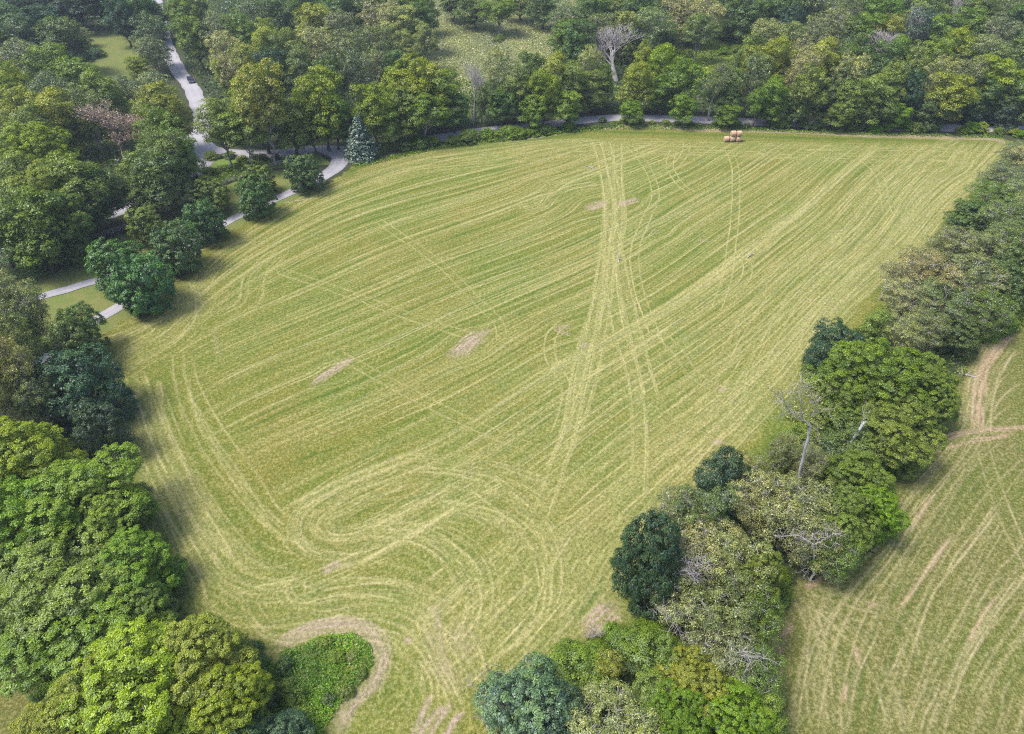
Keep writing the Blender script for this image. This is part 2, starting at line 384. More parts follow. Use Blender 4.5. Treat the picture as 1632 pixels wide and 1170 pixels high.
# bunched hay and bare soil
for pts, w, st in [([(560,905),(620,872),(680,838),(740,800)], .8, 1.0), ([(540,905),(565,900)], .9, .7), ([(400,938),(460,925)], .4, .9)]: stroke(A_S, pts, w, st, .3)
DP = [([(712,574),(745,550),(782,523)], 1.5, 1), ([(728,566),(748,546),(768,536)], 3.4, 1.1), ([(492,617),(530,590),(567,569)], .9, 1), ([(505,609),(535,588),(554,578)], 1.5, 1),
 ([(934,333),(962,322)], 2.6, 1.1), ([(984,327),(1018,317)], 1.9, 1.1), ([(925,553),(938,549)], .9, .6), ([(1145,622),(1156,620)], .9, .75), ([(1136,708),(1152,702)], .9, .7),
 ([(512,912),(535,903),(545,899)], .8, .9), ([(1040,370),(1052,368)], 1.2, .5), ([(1112,385),(1126,382)], 1.1, .5), ([(340,520),(352,575)], .8, .2),
 ([(645,1015),(655,1025)], .6, .7), ([(915,535),(890,525),(915,520)], .8, .5),
 ([(938,1010),(955,990),(978,968)], 3.0, 1.1), ([(935,1020),(955,1008)], 1.8, 1), ([(690,1000),(705,1060),(740,1100)], 2.2, .4), ([(720,1010),(760,1040)], 2.6, .35), ([(690,960),(700,1010)], 1.2, .4), ([(1262,722),(1240,716),(1250,700)], 1.0, .8), ([(1300,600),(1315,590)], 1.0, .8)]
def soil(pts, w, st):
    for q in range(5+int(w*5)): stroke(A_D, pts, .16+.16*rng.random(), st*rng.uniform(.7, 1.1), .7, off=rng.uniform(-.6, .6)*w, jit=.25)
    stroke(A_D, pts, w*.8, st*.6, .7)
for pts, w, st in DP: soil(pts, w, st)
PER = [(955,206),(1000,203),(1060,204),(1150,208),(1250,210),(1340,214),(1400,217),(1500,219),(1580,222),(1605,232)]
soil(PER, 1.9, 1.0); soil([(x, y+1) for x, y in PER], 1.0, .7)
for pts in ([(352,376),(380,356),(440,326),(500,316)], [(300,415),(312,402),(345,388)], [(700,229),(760,224),(830,222),(900,213)]): soil(pts, .9, .9)
RING = [(438,1045),(460,1022),(510,1000),(560,997),(598,1015),(610,1050),(600,1085),(570,1110),(548,1140),(532,1180)]
for o in np.linspace(-.9, 1.1, 13): stroke(A_D, RING, .14+.12*rng.random(), rng.uniform(.6, 1.1), .6, off=o, jit=.2)
stroke(A_D, RING, 1.1, .8, .5)
for pts in ([(655,1180),(672,1140),(688,1105)], [(680,1180),(700,1150),(720,1120)], [(665,1180),(690,1140),(712,1125)], [(705,1180),(725,1150),(738,1135)]): stroke(A_D, pts, .55, .95, .4)
for pts, w in (([(1280,938),(1305,925),(1330,912)], .9), ([(1232,1040),(1245,1005),(1262,990)], 1.3), ([(1225,1100),(1240,1060)], .8), ([(1465,722),(1500,702),(1545,688),(1632,682),(1700,685)], .9),
   ([(1470,728),(1540,705),(1620,690)], .5), ([(1615,530),(1580,565),(1562,600),(1558,650),(1560,690)], 1.4), ([(1600,545),(1570,590),(1565,640)], 1.2), ([(1225,1170),(1215,1120)], .9)):
    soil(pts, w, .9)
for q in range(14): stroke(A_S, [(1600,545),(1568,595),(1555,650),(1552,690)], .4, .7, .6, off=rng.normal()*1.6)
# verge of longer green grass; beside the hedges their shade is painted in too
for pts, w, st in [([(548,285),(600,252),(700,236),(800,230),(900,216),(935,209)], 2.4, .75), ([(930,208),(1010,212),(1150,216),(1300,221),(1440,224),(1570,230)], 1.7, .8),
   ([(790,1120),(860,1035),(930,970),(965,925)], 1.6, .9), ([(1185,770),(1220,715),(1250,665),(1290,600),(1305,570)], 1.8, .75), ([(150,575),(180,650),(225,760),(278,880),(318,985)], 1.4, .7),
   ([(1250,700),(1215,730)], 2, .6), ([(510,935),(490,962)], 1.0, .6), ([(480,1075),(520,1100)], 5, .8), ([(600,1120),(640,1080),(670,1040)], 1.3, .35)]:
    stroke(A_L, pts, w, st, .3)
for q in range(60):
    x, y = rng.uniform(250, 1500), rng.uniform(240, 1000)
    a = rng.normal()*.2-.5; r = rng.uniform(8, 26)*(y/700+.3)
    stroke(A_L, [(x-r, y+r*.6), (x, y), (x+r, y-r*.6)], .5+rng.random(), .25+.4*rng.random(), .4)
# pasture to the right
PG = [
 [(1632,560),(1600,590),(1585,640),(1520,715),(1460,790),(1420,870),(1350,930),(1290,1000),(1250,1100),(1235,1180)],
 [(1640,690),(1580,740),(1520,830),(1460,920),(1400,1040),(1350,1180)],
 [(1680,760),(1620,860),(1550,970),(1490,1070),(1430,1190)], [(1760,860),(1680,980),(1600,1080),(1540,1190)], [(1850,980),(1760,1080),(1690,1190)], [(2100,900),(2000,1100),(1950,1190)],
]
mow([unit(resample(pl(g), .5)) for g in PG], 30, 90, 60, 22, .5, .55)
for pts in ([(1268,940),(1340,1000),(1400,1080),(1430,1180)], [(1268,945),(1320,1020),(1335,1180)], [(1270,938),(1350,960),(1440,990),(1480,1060)], [(1265,945),(1290,1010),(1290,1080),(1300,1180)]):
    for q in range(4): stroke(A_S, pts, .3+.2*rng.random(), .55, .7, off=rng.normal()*1.0)
for pts in ([(1430,975),(1470,920),(1490,890),(1520,850)], [(1480,905),(1505,870)], [(1540,1030),(1560,990),(1590,950)], [(1345,1120),(1350,1090)], [(1370,1060),(1362,1030)], [(1385,968),(1395,960)], [(1480,910),(1500,880)], [(1450,850),(1470,815),(1485,790)]):
    stroke(A_S, pts, .35, 1, .3); stroke(A_D, pts, .5, .5, .3)

FIELD = [(945,207),(1000,201),(1150,205),(1340,211),(1500,216),(1600,220),(1660,250),(1560,330),(1480,430),(1380,540),(1330,640),(1270,760),(1180,830),(1090,930),(1020,1030),(900,1130),(820,1180),(500,1185),(440,1110),(400,1050),
 (330,1040),(260,940),(180,760),(120,620),(122,535),(150,540),(200,508),(262,470),(300,410),(360,372),(430,332),(500,308),(530,288),(560,268),(640,244),(720,230),(830,224),(900,212)]
PAST = [(1720,500),(1610,520),(1570,540),(1520,600),(1500,700),(1430,760),(1380,880),(1250,935),(1210,1010),(1190,1190),(2300,1190),(2300,500)]
MEAD = [(-900,860),(60,860),(140,950),(200,1120),(220,1190),(-900,1190)]
hnoise = rng.random((NY, NX)).astype(np.float32)
def field_object(name, poly_px, mat, zbase=0.03):
    poly = pl(poly_px); cx_, cy_ = XX[:-1, :-1]+RES/2, YY[:-1, :-1]+RES/2
    wx = cx_+.5*np.sin(cy_*1.7)+.35*np.sin(cy_*4.1+cx_*3); wy = cy_+.5*np.sin(cx_*1.9)+.3*np.sin(cx_*5)
    m = inside(poly, wx, wy)
    vi = np.zeros((NY, NX), bool); vi[:-1, :-1] |= m; vi[1:, :-1] |= m; vi[:-1, 1:] |= m; vi[1:, 1:] |= m
    idx = -np.ones((NY, NX), np.int64); idx[vi] = np.arange(vi.sum())
    Z = zbase+.11*A_S+.05*hnoise+.08*A_L*hnoise-.01*A_D
    V = np.stack([XX[vi], YY[vi], Z[vi]], 1)
    F = np.stack([idx[:-1, :-1][m], idx[:-1, 1:][m], idx[1:, 1:][m], idx[1:, :-1][m]], 1)
    C = np.stack([A_S[vi], A_L[vi], A_D[vi], np.ones(vi.sum())], 1)
    me = mesh_np(name, V, F, mat, True, {'cover': ('FLOAT_COLOR', 'POINT', C)})
    o = link(name, me); tag(o, kind='structure'); return o
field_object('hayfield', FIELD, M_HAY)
field_object('pasture', PAST, M_PAST)

def sheet(name, pts_px, mat, z, sub=0):
    P = resample(np.vstack([pl(pts_px), pl(pts_px[:1])]), 1.2)[:-1] if sub else pl(pts_px)[:, :2]
    me = bpy.data.meshes.new(name); me.from_pydata([(x, y, z) for x, y in P], [], [tuple(range(len(P)))]); me.update()
    if me.polygons[0].normal.z < 0: me.flip_normals()
    me.materials.append(mat); return tag(link(name, me), kind='structure')
# big ground sheet
me = bpy.data.meshes.new('ground'); S_ = 6000
me.from_pydata([(-S_, -S_, 0), (S_, -S_, 0), (S_, S_, 0), (-S_, S_, 0)], [], [(0, 1, 2, 3)]); me.materials.append(M_GROUND)
tag(link('ground', me), kind='structure')
sheet('meadow', MEAD, M_PAST, .02)
sheet('lawn', [(-60,520),(0,415),(60,425),(150,392),(260,345),(345,303),(400,278),(500,262),(520,290),(500,312),(430,335),(360,378),(310,410),(262,475),(200,512),(150,545),(100,580),(-60,600)], M_LAWN, .012)
sheet('lawn', [(128,95),(140,45),(185,22),(215,40),(235,110),(270,170),(300,200),(230,205),(190,150)], M_LAWN, .012)
sheet('roadside_verge', [(330,245),(400,238),(500,240),(530,262),(420,270),(330,300),(270,300)], M_SHRUBLAND, .008)
sheet('marsh', [(640,-60),(740,-60),(900,-30),(960,60),(930,110),(820,160),(700,150),(640,110),(690,60)], M_MARSH, .012)
sheet('clearing', [(1040,120),(1060,85),(1150,60),(1180,10),(1280,0),(1290,50),(1240,90),(1180,120),(1100,135)], M_SHRUBLAND, .012)

KEEP = []
def road(name, pts_px, width, z):
    KEEP.append((resample(pl(pts_px), 2.0), (width if np.ndim(width) == 0 else max(width[1:]))/2+.9))
    P = resample(pl(pts_px), 1.0); n = len(P); K = 9; V = []; A = []
    w = np.full(n, width/2) if np.ndim(width) == 0 else np.interp(np.linspace(0, 1, n), np.linspace(0, 1, len(width)), width)/2
    for k in range(K):
        t = k/(K-1)*2-1; j = wob(n, .28, 4) if k in (0, K-1) else 0
        Q = offs(P, w*t+j); V.append(np.c_[Q, np.full(n, z+.05*(1-t*t))]); A.append(np.full(n, k/(K-1)))
    V = np.stack(V, 1).reshape(-1, 3); A = np.stack(A, 1).ravel()
    i = np.arange(n-1)[:, None]*K; j = np.arange(K-1)[None]
    F = np.stack([i+j+1, i+j, i+K+j, i+K+j+1], -1).reshape(-1, 4)
    me = mesh_np(name, V, F, M_ROAD, True, {'across': ('FLOAT', 'POINT', A)})
    if me.polygons[0].normal.z < 0: me.flip_normals()
    return tag(link(name, me), kind='structure')
road('road', [(240,-40),(258,45),(266,75),(284,112),(306,142),(322,190),(318,225),(322,262),(250,310),(150,350),(20,402),(-90,445)], 5.4, .03)
road('road', [(300,215),(330,240),(380,246),(430,246),(500,238),(560,240),(640,232),(760,210),(840,203),(920,193),(980,188),(1080,190),(1140,192),(1240,196),(1340,200),(1500,204),(1700,208)], [9,6.5,5.5,5.5,5.5,5.5,5.5,5.6,5.8,5.8,5.8,5.8,5.5,5], .05)
road('driveway', [(520,238),(542,250),(534,268),(500,290),(470,303),(430,322),(378,346),(330,372),(285,398),(250,428),(225,460),(185,492),(140,516),(100,545),(40,590),(-60,650)], [5.5,5,4.2,3.2,3,3,3,3,3,3,3,3], .07)
road('driveway', [(262,412),(240,424),(200,432),(140,452),(90,466),(40,482),(0,496),(-80,520)], 2.8, .09)
# ------------------------------------------------------------------ tree generators
def rand_dirs(n, r, zmin=-1.0):
    z = r.uniform(zmin, 1, n); a = r.uniform(0, 2*pi, n); s = np.sqrt(1-z*z)
    return np.stack([s*np.cos(a), s*np.sin(a), z], 1)
def leaf_quads(C, Nn, size, r, aspect=.42):
    """C centres, Nn facing normals, size (n,)"""
    n = len(C); Nn = Nn/(np.linalg.norm(Nn, axis=1)[:, None]+1e-9)
    t = r.normal(size=(n, 3)); t -= Nn*(t*Nn).sum(1)[:, None]; t /= np.linalg.norm(t, axis=1)[:, None]+1e-9
    b = np.cross(Nn, t); s = size[:, None]
    j = lambda: 1+.25*r.normal(size=(n, 1))
    V = np.stack([C+t*s*.62*j(), C+b*s*aspect*.6*j()+Nn*s*.12, C-t*s*.55*j(), C-b*s*aspect*.6*j()+Nn*s*.12], 1).reshape(-1, 3)
    F = np.arange(4*n).reshape(n, 4)
    return V, F
def crown_mesh(name, seed, R, H, cb, n_lobes, leaf, n_leaves, prof='round', lobe_r=.42, puff_r=.17, density_gap=0.0, up=.45, outness=1.0, mat=None, jitter=.65, n_puffs=260):
    """lobes -> puffs -> leaves. Returns mesh and the lobe centres."""
    r = np.random.default_rng(seed); zb = cb*H; Hc = H-zb
    def prof_r(t):
        if prof == 'round': return np.sqrt(np.clip(1-(2*t-.9)**2/1.25, 0.02, 1))
        if prof == 'dome': return np.clip(1-t**2.6, .05, 1)**.6*(.75+.25*np.clip(t*4, 0, 1))
        if prof == 'tall': return np.clip(1-(2*t-.9)**4, .05, 1)**.6*(1-.35*t)
        if prof == 'oval': return np.sqrt(np.clip(1-(2*t-.95)**2, .03, 1))
        if prof == 'vase': return np.clip(.35+.9*t, 0, 1)*np.sqrt(np.clip(1-((t-.55)/.5)**4, .05, 1))
    lc, lr = [], []
    g = r.uniform(0, 6.28)
    for i in range(n_lobes):
        t = (i+.5)/n_lobes*.86+.05; a = g+i*2.39996+r.normal()*.35
        rr = R*prof_r(t)*r.uniform(.48, .78)*(1 if t < .86 else .45)
        L_ = R*lobe_r*r.uniform(.72, 1.25)
        lc.append((rr*cos(a), rr*sin(a), zb+t*Hc*(1-.0)+r.normal()*.03*Hc)); lr.append(L_)
    lc.append((r.normal()*.1*R, r.normal()*.1*R, zb+.5*Hc)); lr.append(R*.5)
    lc = np.array(lc); lr = np.array(lr)
    lc[:, 2] = np.minimum(lc[:, 2], H-lr*.85)
    # puffs
    P, PD, PL = [], [], []
    w = lr**2/np.sum(lr**2)
    for i in range(len(lc)):
        k = max(4, int(n_puffs*1.9*w[i])); d = rand_dirs(k, r, -.55)
        sq = np.array([1, 1, .8]); p = lc[i]+d*lr[i]*sq*r.uniform(.82, 1.08, (k, 1))
        ok = np.ones(k, bool)
        for j in range(len(lc)):
            if j != i: ok &= np.linalg.norm(p-lc[j], axis=1) > lr[j]*.86
        P.append(p[ok]); PD.append(d[ok])
    P = np.vstack(P); PD = np.vstack(PD)
    keep = r.random(len(P)) > density_gap; P, PD = P[keep], PD[keep]
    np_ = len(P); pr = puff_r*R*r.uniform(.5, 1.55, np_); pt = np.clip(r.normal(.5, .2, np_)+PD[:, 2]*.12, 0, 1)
    # leaves
    wi = r.choice(np_, n_leaves, p=pr**2/np.sum(pr**2))
    d = rand_dirs(n_leaves, r, -.7)+PD[wi]*.7+np.array([0, 0, .55]); d /= np.linalg.norm(d, axis=1)[:, None]
    C = P[wi]+d*pr[wi][:, None]*(r.uniform(.3, 1.3, (n_leaves, 1))**.7)*np.array([1, 1, .85])
    nrm = d*1.0*outness+PD[wi]*.3+np.array([0, 0, up])+r.normal(size=(n_leaves, 3))*jitter*.8
    sz = leaf*r.uniform(.6, 1.35, n_leaves)
    # interior leaves so the crown is not a shell
    ni = int(n_leaves*.12); wl = r.choice(len(lc), ni, p=w)
    Ci = lc[wl]+rand_dirs(ni, r)*lr[wl][:, None]*r.uniform(.2, .9, (ni, 1))
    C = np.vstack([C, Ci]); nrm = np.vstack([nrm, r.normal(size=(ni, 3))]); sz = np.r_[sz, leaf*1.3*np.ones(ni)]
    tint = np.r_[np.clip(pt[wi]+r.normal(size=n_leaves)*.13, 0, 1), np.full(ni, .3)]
    C[:, 2] = np.maximum(C[:, 2], .08)
    V, F = leaf_quads(C, nrm, sz, r)
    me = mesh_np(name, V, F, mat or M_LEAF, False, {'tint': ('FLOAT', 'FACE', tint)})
    return me, lc, lr, P
def bent(a, b, r, n=6, wobb=.08, sag=0.0):
    a = np.array(a, float); b = np.array(b, float); L_ = np.linalg.norm(b-a); t = np.linspace(0, 1, n)[:, None]
    P = a*(1-t)+b*t; P[1:-1] += r.normal(size=(n-2, 3))*L_*wobb*.5; P[:, 2] += sag*L_*np.sin(pi*t[:, 0]); return P
def trunk_mesh(name, seed, H, r0, lc, P, mat, n_tw=40, tw_r=.05, lean=.03):
    r = np.random.default_rng(seed+99); VV, FF, off = [], [], 0
    def add(pp, rr, n=5):
        nonlocal off
        v, f = tube_np(pp, np.asarray(rr), n); VV.append(v); FF.append(f+off); off += len(v)
    top = np.array([r.normal()*lean*H, r.normal()*lean*H, H*.72]); T = bent((0, 0, -.3), top, r, 9, .05)
    T[0, :2] = 0; R_ = np.linspace(r0, r0*.22, 9); R_[0] *= 1.5; add(T, R_, 8)
    for c in lc:
        k = int(np.clip(c[2]/H*9*r.uniform(.55, .85), 2, 7)); b = bent(T[k], c, r, 6, .12, .05); add(b, np.linspace(R_[k]*.62, tw_r*1.1, 6), 5)
    if len(P):
        for q in r.choice(len(P), min(n_tw, len(P)), replace=False):
            i = np.argmin(np.linalg.norm(lc-P[q], axis=1)); add(bent(lc[i], P[q], r, 4, .15), np.linspace(tw_r, tw_r*.35, 4), 4)
    return mesh_np(name, np.vstack(VV), np.vstack(FF), mat, True)
def bare_tree(seed, H, spread, r0, mat, depth=5, nb=(3, 4), first=.28, thin=1.0, gnarl=.1, upb=.35):
    """whole bare skeleton: returns (trunk mesh, branches mesh, tips)"""
    r = np.random.default_rng(seed); tv, tf, bv, bf = [], [], [], []; o = [0, 0]; tips = []
    def add(which, pp, rr, n):
        v, f = tube_np(pp, np.asarray(rr), n)
        (tv if which == 0 else bv).append(v); (tf if which == 0 else bf).append(f+o[which]); o[which] += len(v)
    def grow(p, d, L_, rad, lev):
        n = 5; q = [p]; dd = d.copy()
        for k in range(n-1):
            dd = dd+r.normal(size=3)*gnarl+np.array([0, 0, .05*upb]); dd /= np.linalg.norm(dd); q.append(q[-1]+dd*L_/(n-1))
        q = np.array(q); e = rad*.62; add(0 if lev == 0 else 1, q, np.linspace(rad, e, n), 7 if lev < 2 else 4)
        if lev >= depth: tips.append(q[-1]); return
        k = r.integers(nb[0], nb[1]+1)+(1 if lev == 0 else 0)
        for i in range(k):
            a = i*2*pi/k+r.uniform(0, 2); s = spread*r.uniform(.7, 1.25)*(.75 if lev else .6)
            u = np.cross(dd, [0, 0, 1.0]); u = u/np.linalg.norm(u) if np.linalg.norm(u) > .05 else np.array([1.0, 0, 0]); w = np.cross(dd, u)
            nd = dd*cos(s)+(u*cos(a)+w*sin(a))*sin(s); nd[2] += upb*.35; nd /= np.linalg.norm(nd)
            st = q[-1] if i < 2 else q[r.integers(2, n)]
            grow(st, nd, L_*r.uniform(.62, .9)*(.95 if lev else .8), max(e*r.uniform(.62, .85)*thin, .022), lev+1)
    grow(np.array([0, 0, -.2]), np.array([0.03, 0, 1.0]), H*first, r0, 0)
    V = np.vstack(bv); s = H/np.max(V[:, 2]); sc_ = np.array([s, s, s])
    return (mesh_np('trunk', np.vstack(tv)*sc_, np.vstack(tf), mat, True), mesh_np('branches', V*sc_, np.vstack(bf), mat, True), np.array(tips)*sc_, float(np.percentile(np.abs(V[:, :2]*s), 97)))
def leaves_at(name, pts, per, spread, leaf, seed, mat, zsq=.7):
    r = np.random.default_rng(seed); C = np.repeat(pts, per, 0); C = C+r.normal(size=C.shape)*spread*np.array([1, 1, zsq])
    nrm = r.normal(size=C.shape)+np.array([0, 0, .6]); V, F = leaf_quads(C, nrm, leaf*r.uniform(.6, 1.3, len(C)), r)
    tint = np.repeat(np.clip(r.normal(.5, .2, len(pts)), 0, 1), per)
    return mesh_np(name, V, F, mat, False, {'tint': ('FLOAT', 'FACE', tint)})

PROTO = {}
def proto(kind, var, R, H, parts): PROTO.setdefault(kind, []).append((R, H, parts))
def std(kind, seed, R, H, cb, nl, leaf, nleaf, prof, bark=M_BARK, r0=.35, n_tw=30, **kw):
    me, lc, lr, P = crown_mesh('crown', seed, R, H, cb, nl, leaf, nleaf, prof, **kw)
    tm = trunk_mesh('trunk', seed, H, r0, lc, P, bark, n_tw)
    co = np.zeros(len(me.vertices)*3, np.float32); me.vertices.foreach_get('co', co); co = co.reshape(-1, 3)
    Re = float(np.percentile(np.abs(co[:, 0]), 99.3)+np.percentile(np.abs(co[:, 1]), 99.3))/2; He = float(np.percentile(co[:, 2], 99.8))
    proto(kind, 0, Re, He, [('crown', me), ('trunk', tm)])
# broad crowns of the wood (mid size)
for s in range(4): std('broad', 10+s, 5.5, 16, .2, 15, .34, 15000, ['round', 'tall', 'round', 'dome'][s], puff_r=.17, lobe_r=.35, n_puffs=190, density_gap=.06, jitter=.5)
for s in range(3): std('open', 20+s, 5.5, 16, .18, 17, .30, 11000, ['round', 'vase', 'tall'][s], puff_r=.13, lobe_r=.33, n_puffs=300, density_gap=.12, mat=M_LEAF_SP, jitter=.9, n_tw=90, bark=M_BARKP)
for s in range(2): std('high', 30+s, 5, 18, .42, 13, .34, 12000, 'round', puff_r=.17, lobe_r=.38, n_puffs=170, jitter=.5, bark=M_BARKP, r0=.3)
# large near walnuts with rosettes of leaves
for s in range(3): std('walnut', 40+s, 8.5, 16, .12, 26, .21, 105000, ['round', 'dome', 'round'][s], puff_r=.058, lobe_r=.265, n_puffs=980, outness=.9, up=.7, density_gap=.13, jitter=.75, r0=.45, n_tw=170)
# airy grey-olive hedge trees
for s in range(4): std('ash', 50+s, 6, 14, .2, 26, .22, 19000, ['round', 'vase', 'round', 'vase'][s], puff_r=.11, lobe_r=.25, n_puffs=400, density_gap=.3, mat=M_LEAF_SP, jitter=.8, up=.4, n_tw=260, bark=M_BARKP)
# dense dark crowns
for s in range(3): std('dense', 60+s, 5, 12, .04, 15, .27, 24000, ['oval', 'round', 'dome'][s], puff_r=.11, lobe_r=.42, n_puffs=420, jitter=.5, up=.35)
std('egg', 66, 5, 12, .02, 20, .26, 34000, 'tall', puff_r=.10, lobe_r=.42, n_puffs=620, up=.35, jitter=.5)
# clipped looking round drive trees
for s in range(3): std('drive', 70+s, 3.6, 6.6, .0, 24, .25, 18000, 'round', puff_r=.11, lobe_r=.38, n_puffs=330, jitter=.5, up=.35, r0=.22)
# bushes
for s in range(4): std('bush', 80+s, 2.4, 3.6, .0, 9, .26, 4200, 'dome', puff_r=.2, lobe_r=.42, n_puffs=130, r0=.07, n_tw=12)
# spruce
def spruce(seed, R, H):
    r = np.random.default_rng(seed); C, Nn, T = [], [], []; tiers = 26; VV, FF, off = [], [], 0
    v, f = tube_np(np.array([[0, 0, 0], [0, 0, H*.5], [0, 0, H]]), np.array([.22, .12, .02]), 7); VV.append(v); FF.append(f); off = len(v)
    for i in range(tiers):
        t = i/(tiers-1); z = .5+t*(H-.7); rr = R*(1-t)**.85*r.uniform(.88, 1.08)+.15; nb = int(9+10*(1-t))
        for b in range(nb):
            a = b*2*pi/nb+i*.7+r.normal()*.15; L_ = rr*r.uniform(.78, 1.12); d = np.array([cos(a), sin(a), 0])
            P = np.array([[0, 0, z], d*L_*.5+[0, 0, z-.02*L_], d*L_+[0, 0, z-.16*L_+.06]]); v, f = tube_np(P, np.array([.04, .025, .01]), 3); VV.append(v); FF.append(f+off); off += len(v)
            k = int(10+26*L_/R); u = np.sqrt(r.uniform(.06, 1, k)); side = r.normal(size=k)*.22*L_*(1.1-u*.7)
            pt = (d[None]*(L_*u)[:, None]+np.array([-sin(a), cos(a), 0])[None]*side[:, None]); pt[:, 2] = z-.16*L_*u**2-.25*np.abs(side)+r.normal(size=k)*.07
            C.append(pt); Nn.append(np.tile([d[0]*.5, d[1]*.5, .8], (k, 1))+r.normal(size=(k, 3))*.35); T.append(np.full(k, r.uniform(.2, .9)))
    C = np.vstack(C); V, F = leaf_quads(C, np.vstack(Nn), r.uniform(.22, .5, len(C)), r, .5)
    return mesh_np('crown', V, F, M_NEEDLE, False, {'tint': ('FLOAT', 'FACE', np.concatenate(T))}), mesh_np('trunk', np.vstack(VV), np.vstack(FF), M_BARK, True)
cm, tm = spruce(5, 4.2, 11); proto('spruce', 0, 4.2, 11, [('crown', cm), ('trunk', tm)])
# dead and nearly dead trees
for s in range(3):
    t, b, tips, Rb = bare_tree(200+s, 14, .52, .42, M_DEAD, 5, (3, 4), .26, 1.0, .12, .45); proto('dead', 0, Rb, 14, [('branches', b), ('trunk', t)])
t, b, tips, Rb = bare_tree(220, 15, .50, .36, M_TWIG, 6, (3, 3), .24, 1.0, .11, .4)
proto('brownleaf', 0, Rb, 15, [('crown', leaves_at('crown', tips, 5, .32, .2, 3, M_LEAF_SP)), ('branches', b), ('trunk', t)])
for s in range(2):
    t, b, tips, Rb = bare_tree(230+s, 13, .55, .26, M_BARKP, 5, (3, 4), .3, 1.0, .13, .3)
    proto('wispy', 0, Rb, 13, [('crown', leaves_at('crown', tips, 11 if s else 14, .34, .22, 5+s, M_LEAF_SP)), ('branches', b), ('trunk', t)])

# foliage colours (linear albedo)
TONE = {
 'Y': ((.180, .205, .022), 'yellow-green'), 'G': ((.128, .190, .020), 'bright green'), 'M': ((.118, .165, .028), 'mid green'), 'D': ((.078, .122, .034), 'deep green'),
 'B': ((.043, .078, .047), 'dark blue-green'), 'O': ((.140, .172, .060), 'olive grey'), 'P': ((.225, .240, .095), 'pale olive'), 'U': ((.245, .238, .090), 'tawny olive'),
 'V': ((.105, .215, .018), 'vivid green'), 'S': ((.100, .142, .098), 'silvery blue'), 'R': ((.072, .128, .048), 'dark glossy green'), 'X': ((.4, .37, .36), 'grey'), 'N': ((.27, .195, .17), 'reddish brown'), 'L': ((.185, .228, .018), 'lemon yellow-green'),
}
ORD = ['', 'first', 'second', 'third', 'fourth', 'fifth', 'sixth', 'seventh', 'eighth', 'ninth', 'tenth', 'eleventh', 'twelfth', 'thirteenth', 'fourteenth', 'fifteenth', 'sixteenth', 'seventeenth', 'eighteenth', 'nineteenth', 'twentieth']
KIND_NAME = {'broad': ('broadleaf_tree', 'broadleaf tree'), 'open': ('open_crowned_tree', 'open-crowned tree'), 'high': ('tall_stemmed_tree', 'tall-stemmed tree'), 'walnut': ('walnut_tree', 'clump-leaved tree'),
 'ash': ('ash_tree', 'thin-leaved tree'), 'dense': ('dense_tree', 'dense-crowned tree'), 'egg': ('egg_shaped_tree', 'egg-crowned tree'), 'drive': ('round_tree', 'round tree'), 'bush': ('bush', 'bush'), 'spruce': ('spruce_tree', 'spruce'),
 'dead': ('dead_tree', 'bare dead tree'), 'brownleaf': ('dying_tree', 'dying tree'), 'wispy': ('wispy_tree', 'wispy tree')}
tree_pos = []
_cnt = {}
def plant(kind, X, Y, R, H, tone, label, group, seed, tilt=None):
    ps = PROTO[kind]; _cnt[kind] = _cnt.get(kind, 0)+1; Rp, Hp, parts = ps[(seed*7+_cnt[kind]) % len(ps)]
    rr = random.Random(seed*131+17)
    root = empty(KIND_NAME[kind][0], (X, Y, 0), rr.uniform(0, 6.283)); root.scale = (R/Rp, R/Rp, H/Hp)
    if tilt: root.rotation_euler = tilt
    base = TONE[tone][0]; v = rr.uniform(.88, 1.12); h = rr.uniform(-.06, .06)
    colr = (base[0]*v*(1+h), base[1]*v, base[2]*v*(1-h), 1)
    for pn, me in parts:
        o = link(pn, me, root); o.color = colr
    tag(root, label, 'bush' if kind == 'bush' else 'tree', group)
    tree_pos.append((X, Y, R)); return root
def row(where, group, items, order='left', hdef=19.0):
    """items: (x, ytop, w_px, kind, tone[, H][, ybase]) -- height from ybase if given, else H in metres"""
    srt = sorted(range(len(items)), key=lambda i: items[i][0] if order == 'left' else items[i][1])
    rank = {i: k+1 for k, i in enumerate(srt)}
    for i, it in enumerate(items):
        x, yt, w, kind, tone = it[:5]; H = it[5] if len(it) > 5 and it[5] else None; yb = it[6] if len(it) > 6 else None
        if yb is not None:
            g = at(x, yb); d = ray(x, yt); t = g[1]/d[1]; H = HC+d[2]*t; H = max(H, 1.0); X, Y = g[0], g[1]
        else:
            H = H or hdef; p = at(x, yt, H); X, Y = p[0], p[1]
            if yt > 650 and (x < 500 or yt > 980):      # steep view: the far shoulder of the crown, not its tip, makes the outline
                q = at(x, yt, H*.55); dep = depth_at(q); th = math.atan2(HC-H*.55, q[1]); R0 = w/2*dep/FPX
                q = at(x, yt+math.hypot(R0*sin(th), H*.45*cos(th))*FPX/dep*.9, H*.55); X, Y = q[0], q[1]
        dep = depth_at((X, Y, H*.6)); R = w/2*dep/FPX*(.97 if kind == 'drive' else 1)
        if yb is not None and kind in ('broad', 'walnut', 'drive', 'dense', 'egg', 'spruce'):     # the skirt of the crown, not the trunk, touches ybase
            Y = g[1]+R*(.62 if kind == 'drive' else .8 if kind in ('dense', 'egg') else .6); d = ray(x, yt); t = Y/d[1]; H = max(HC+d[2]*t, 1.0); X = d[0]*t
        nm = KIND_NAME[kind][1]; n = len(items)
        frm = 'from left' if order == 'left' else 'from the far end'
        lab = f"{TONE[tone][1]} {nm}, {ORD[rank[i]]} {frm} {where}"
        if n == 1: lab = f"{TONE[tone][1]} {nm} {where}"
        plant(kind, X, Y, R, H, tone, lab, group, int(x*3+yt*5) % 977)
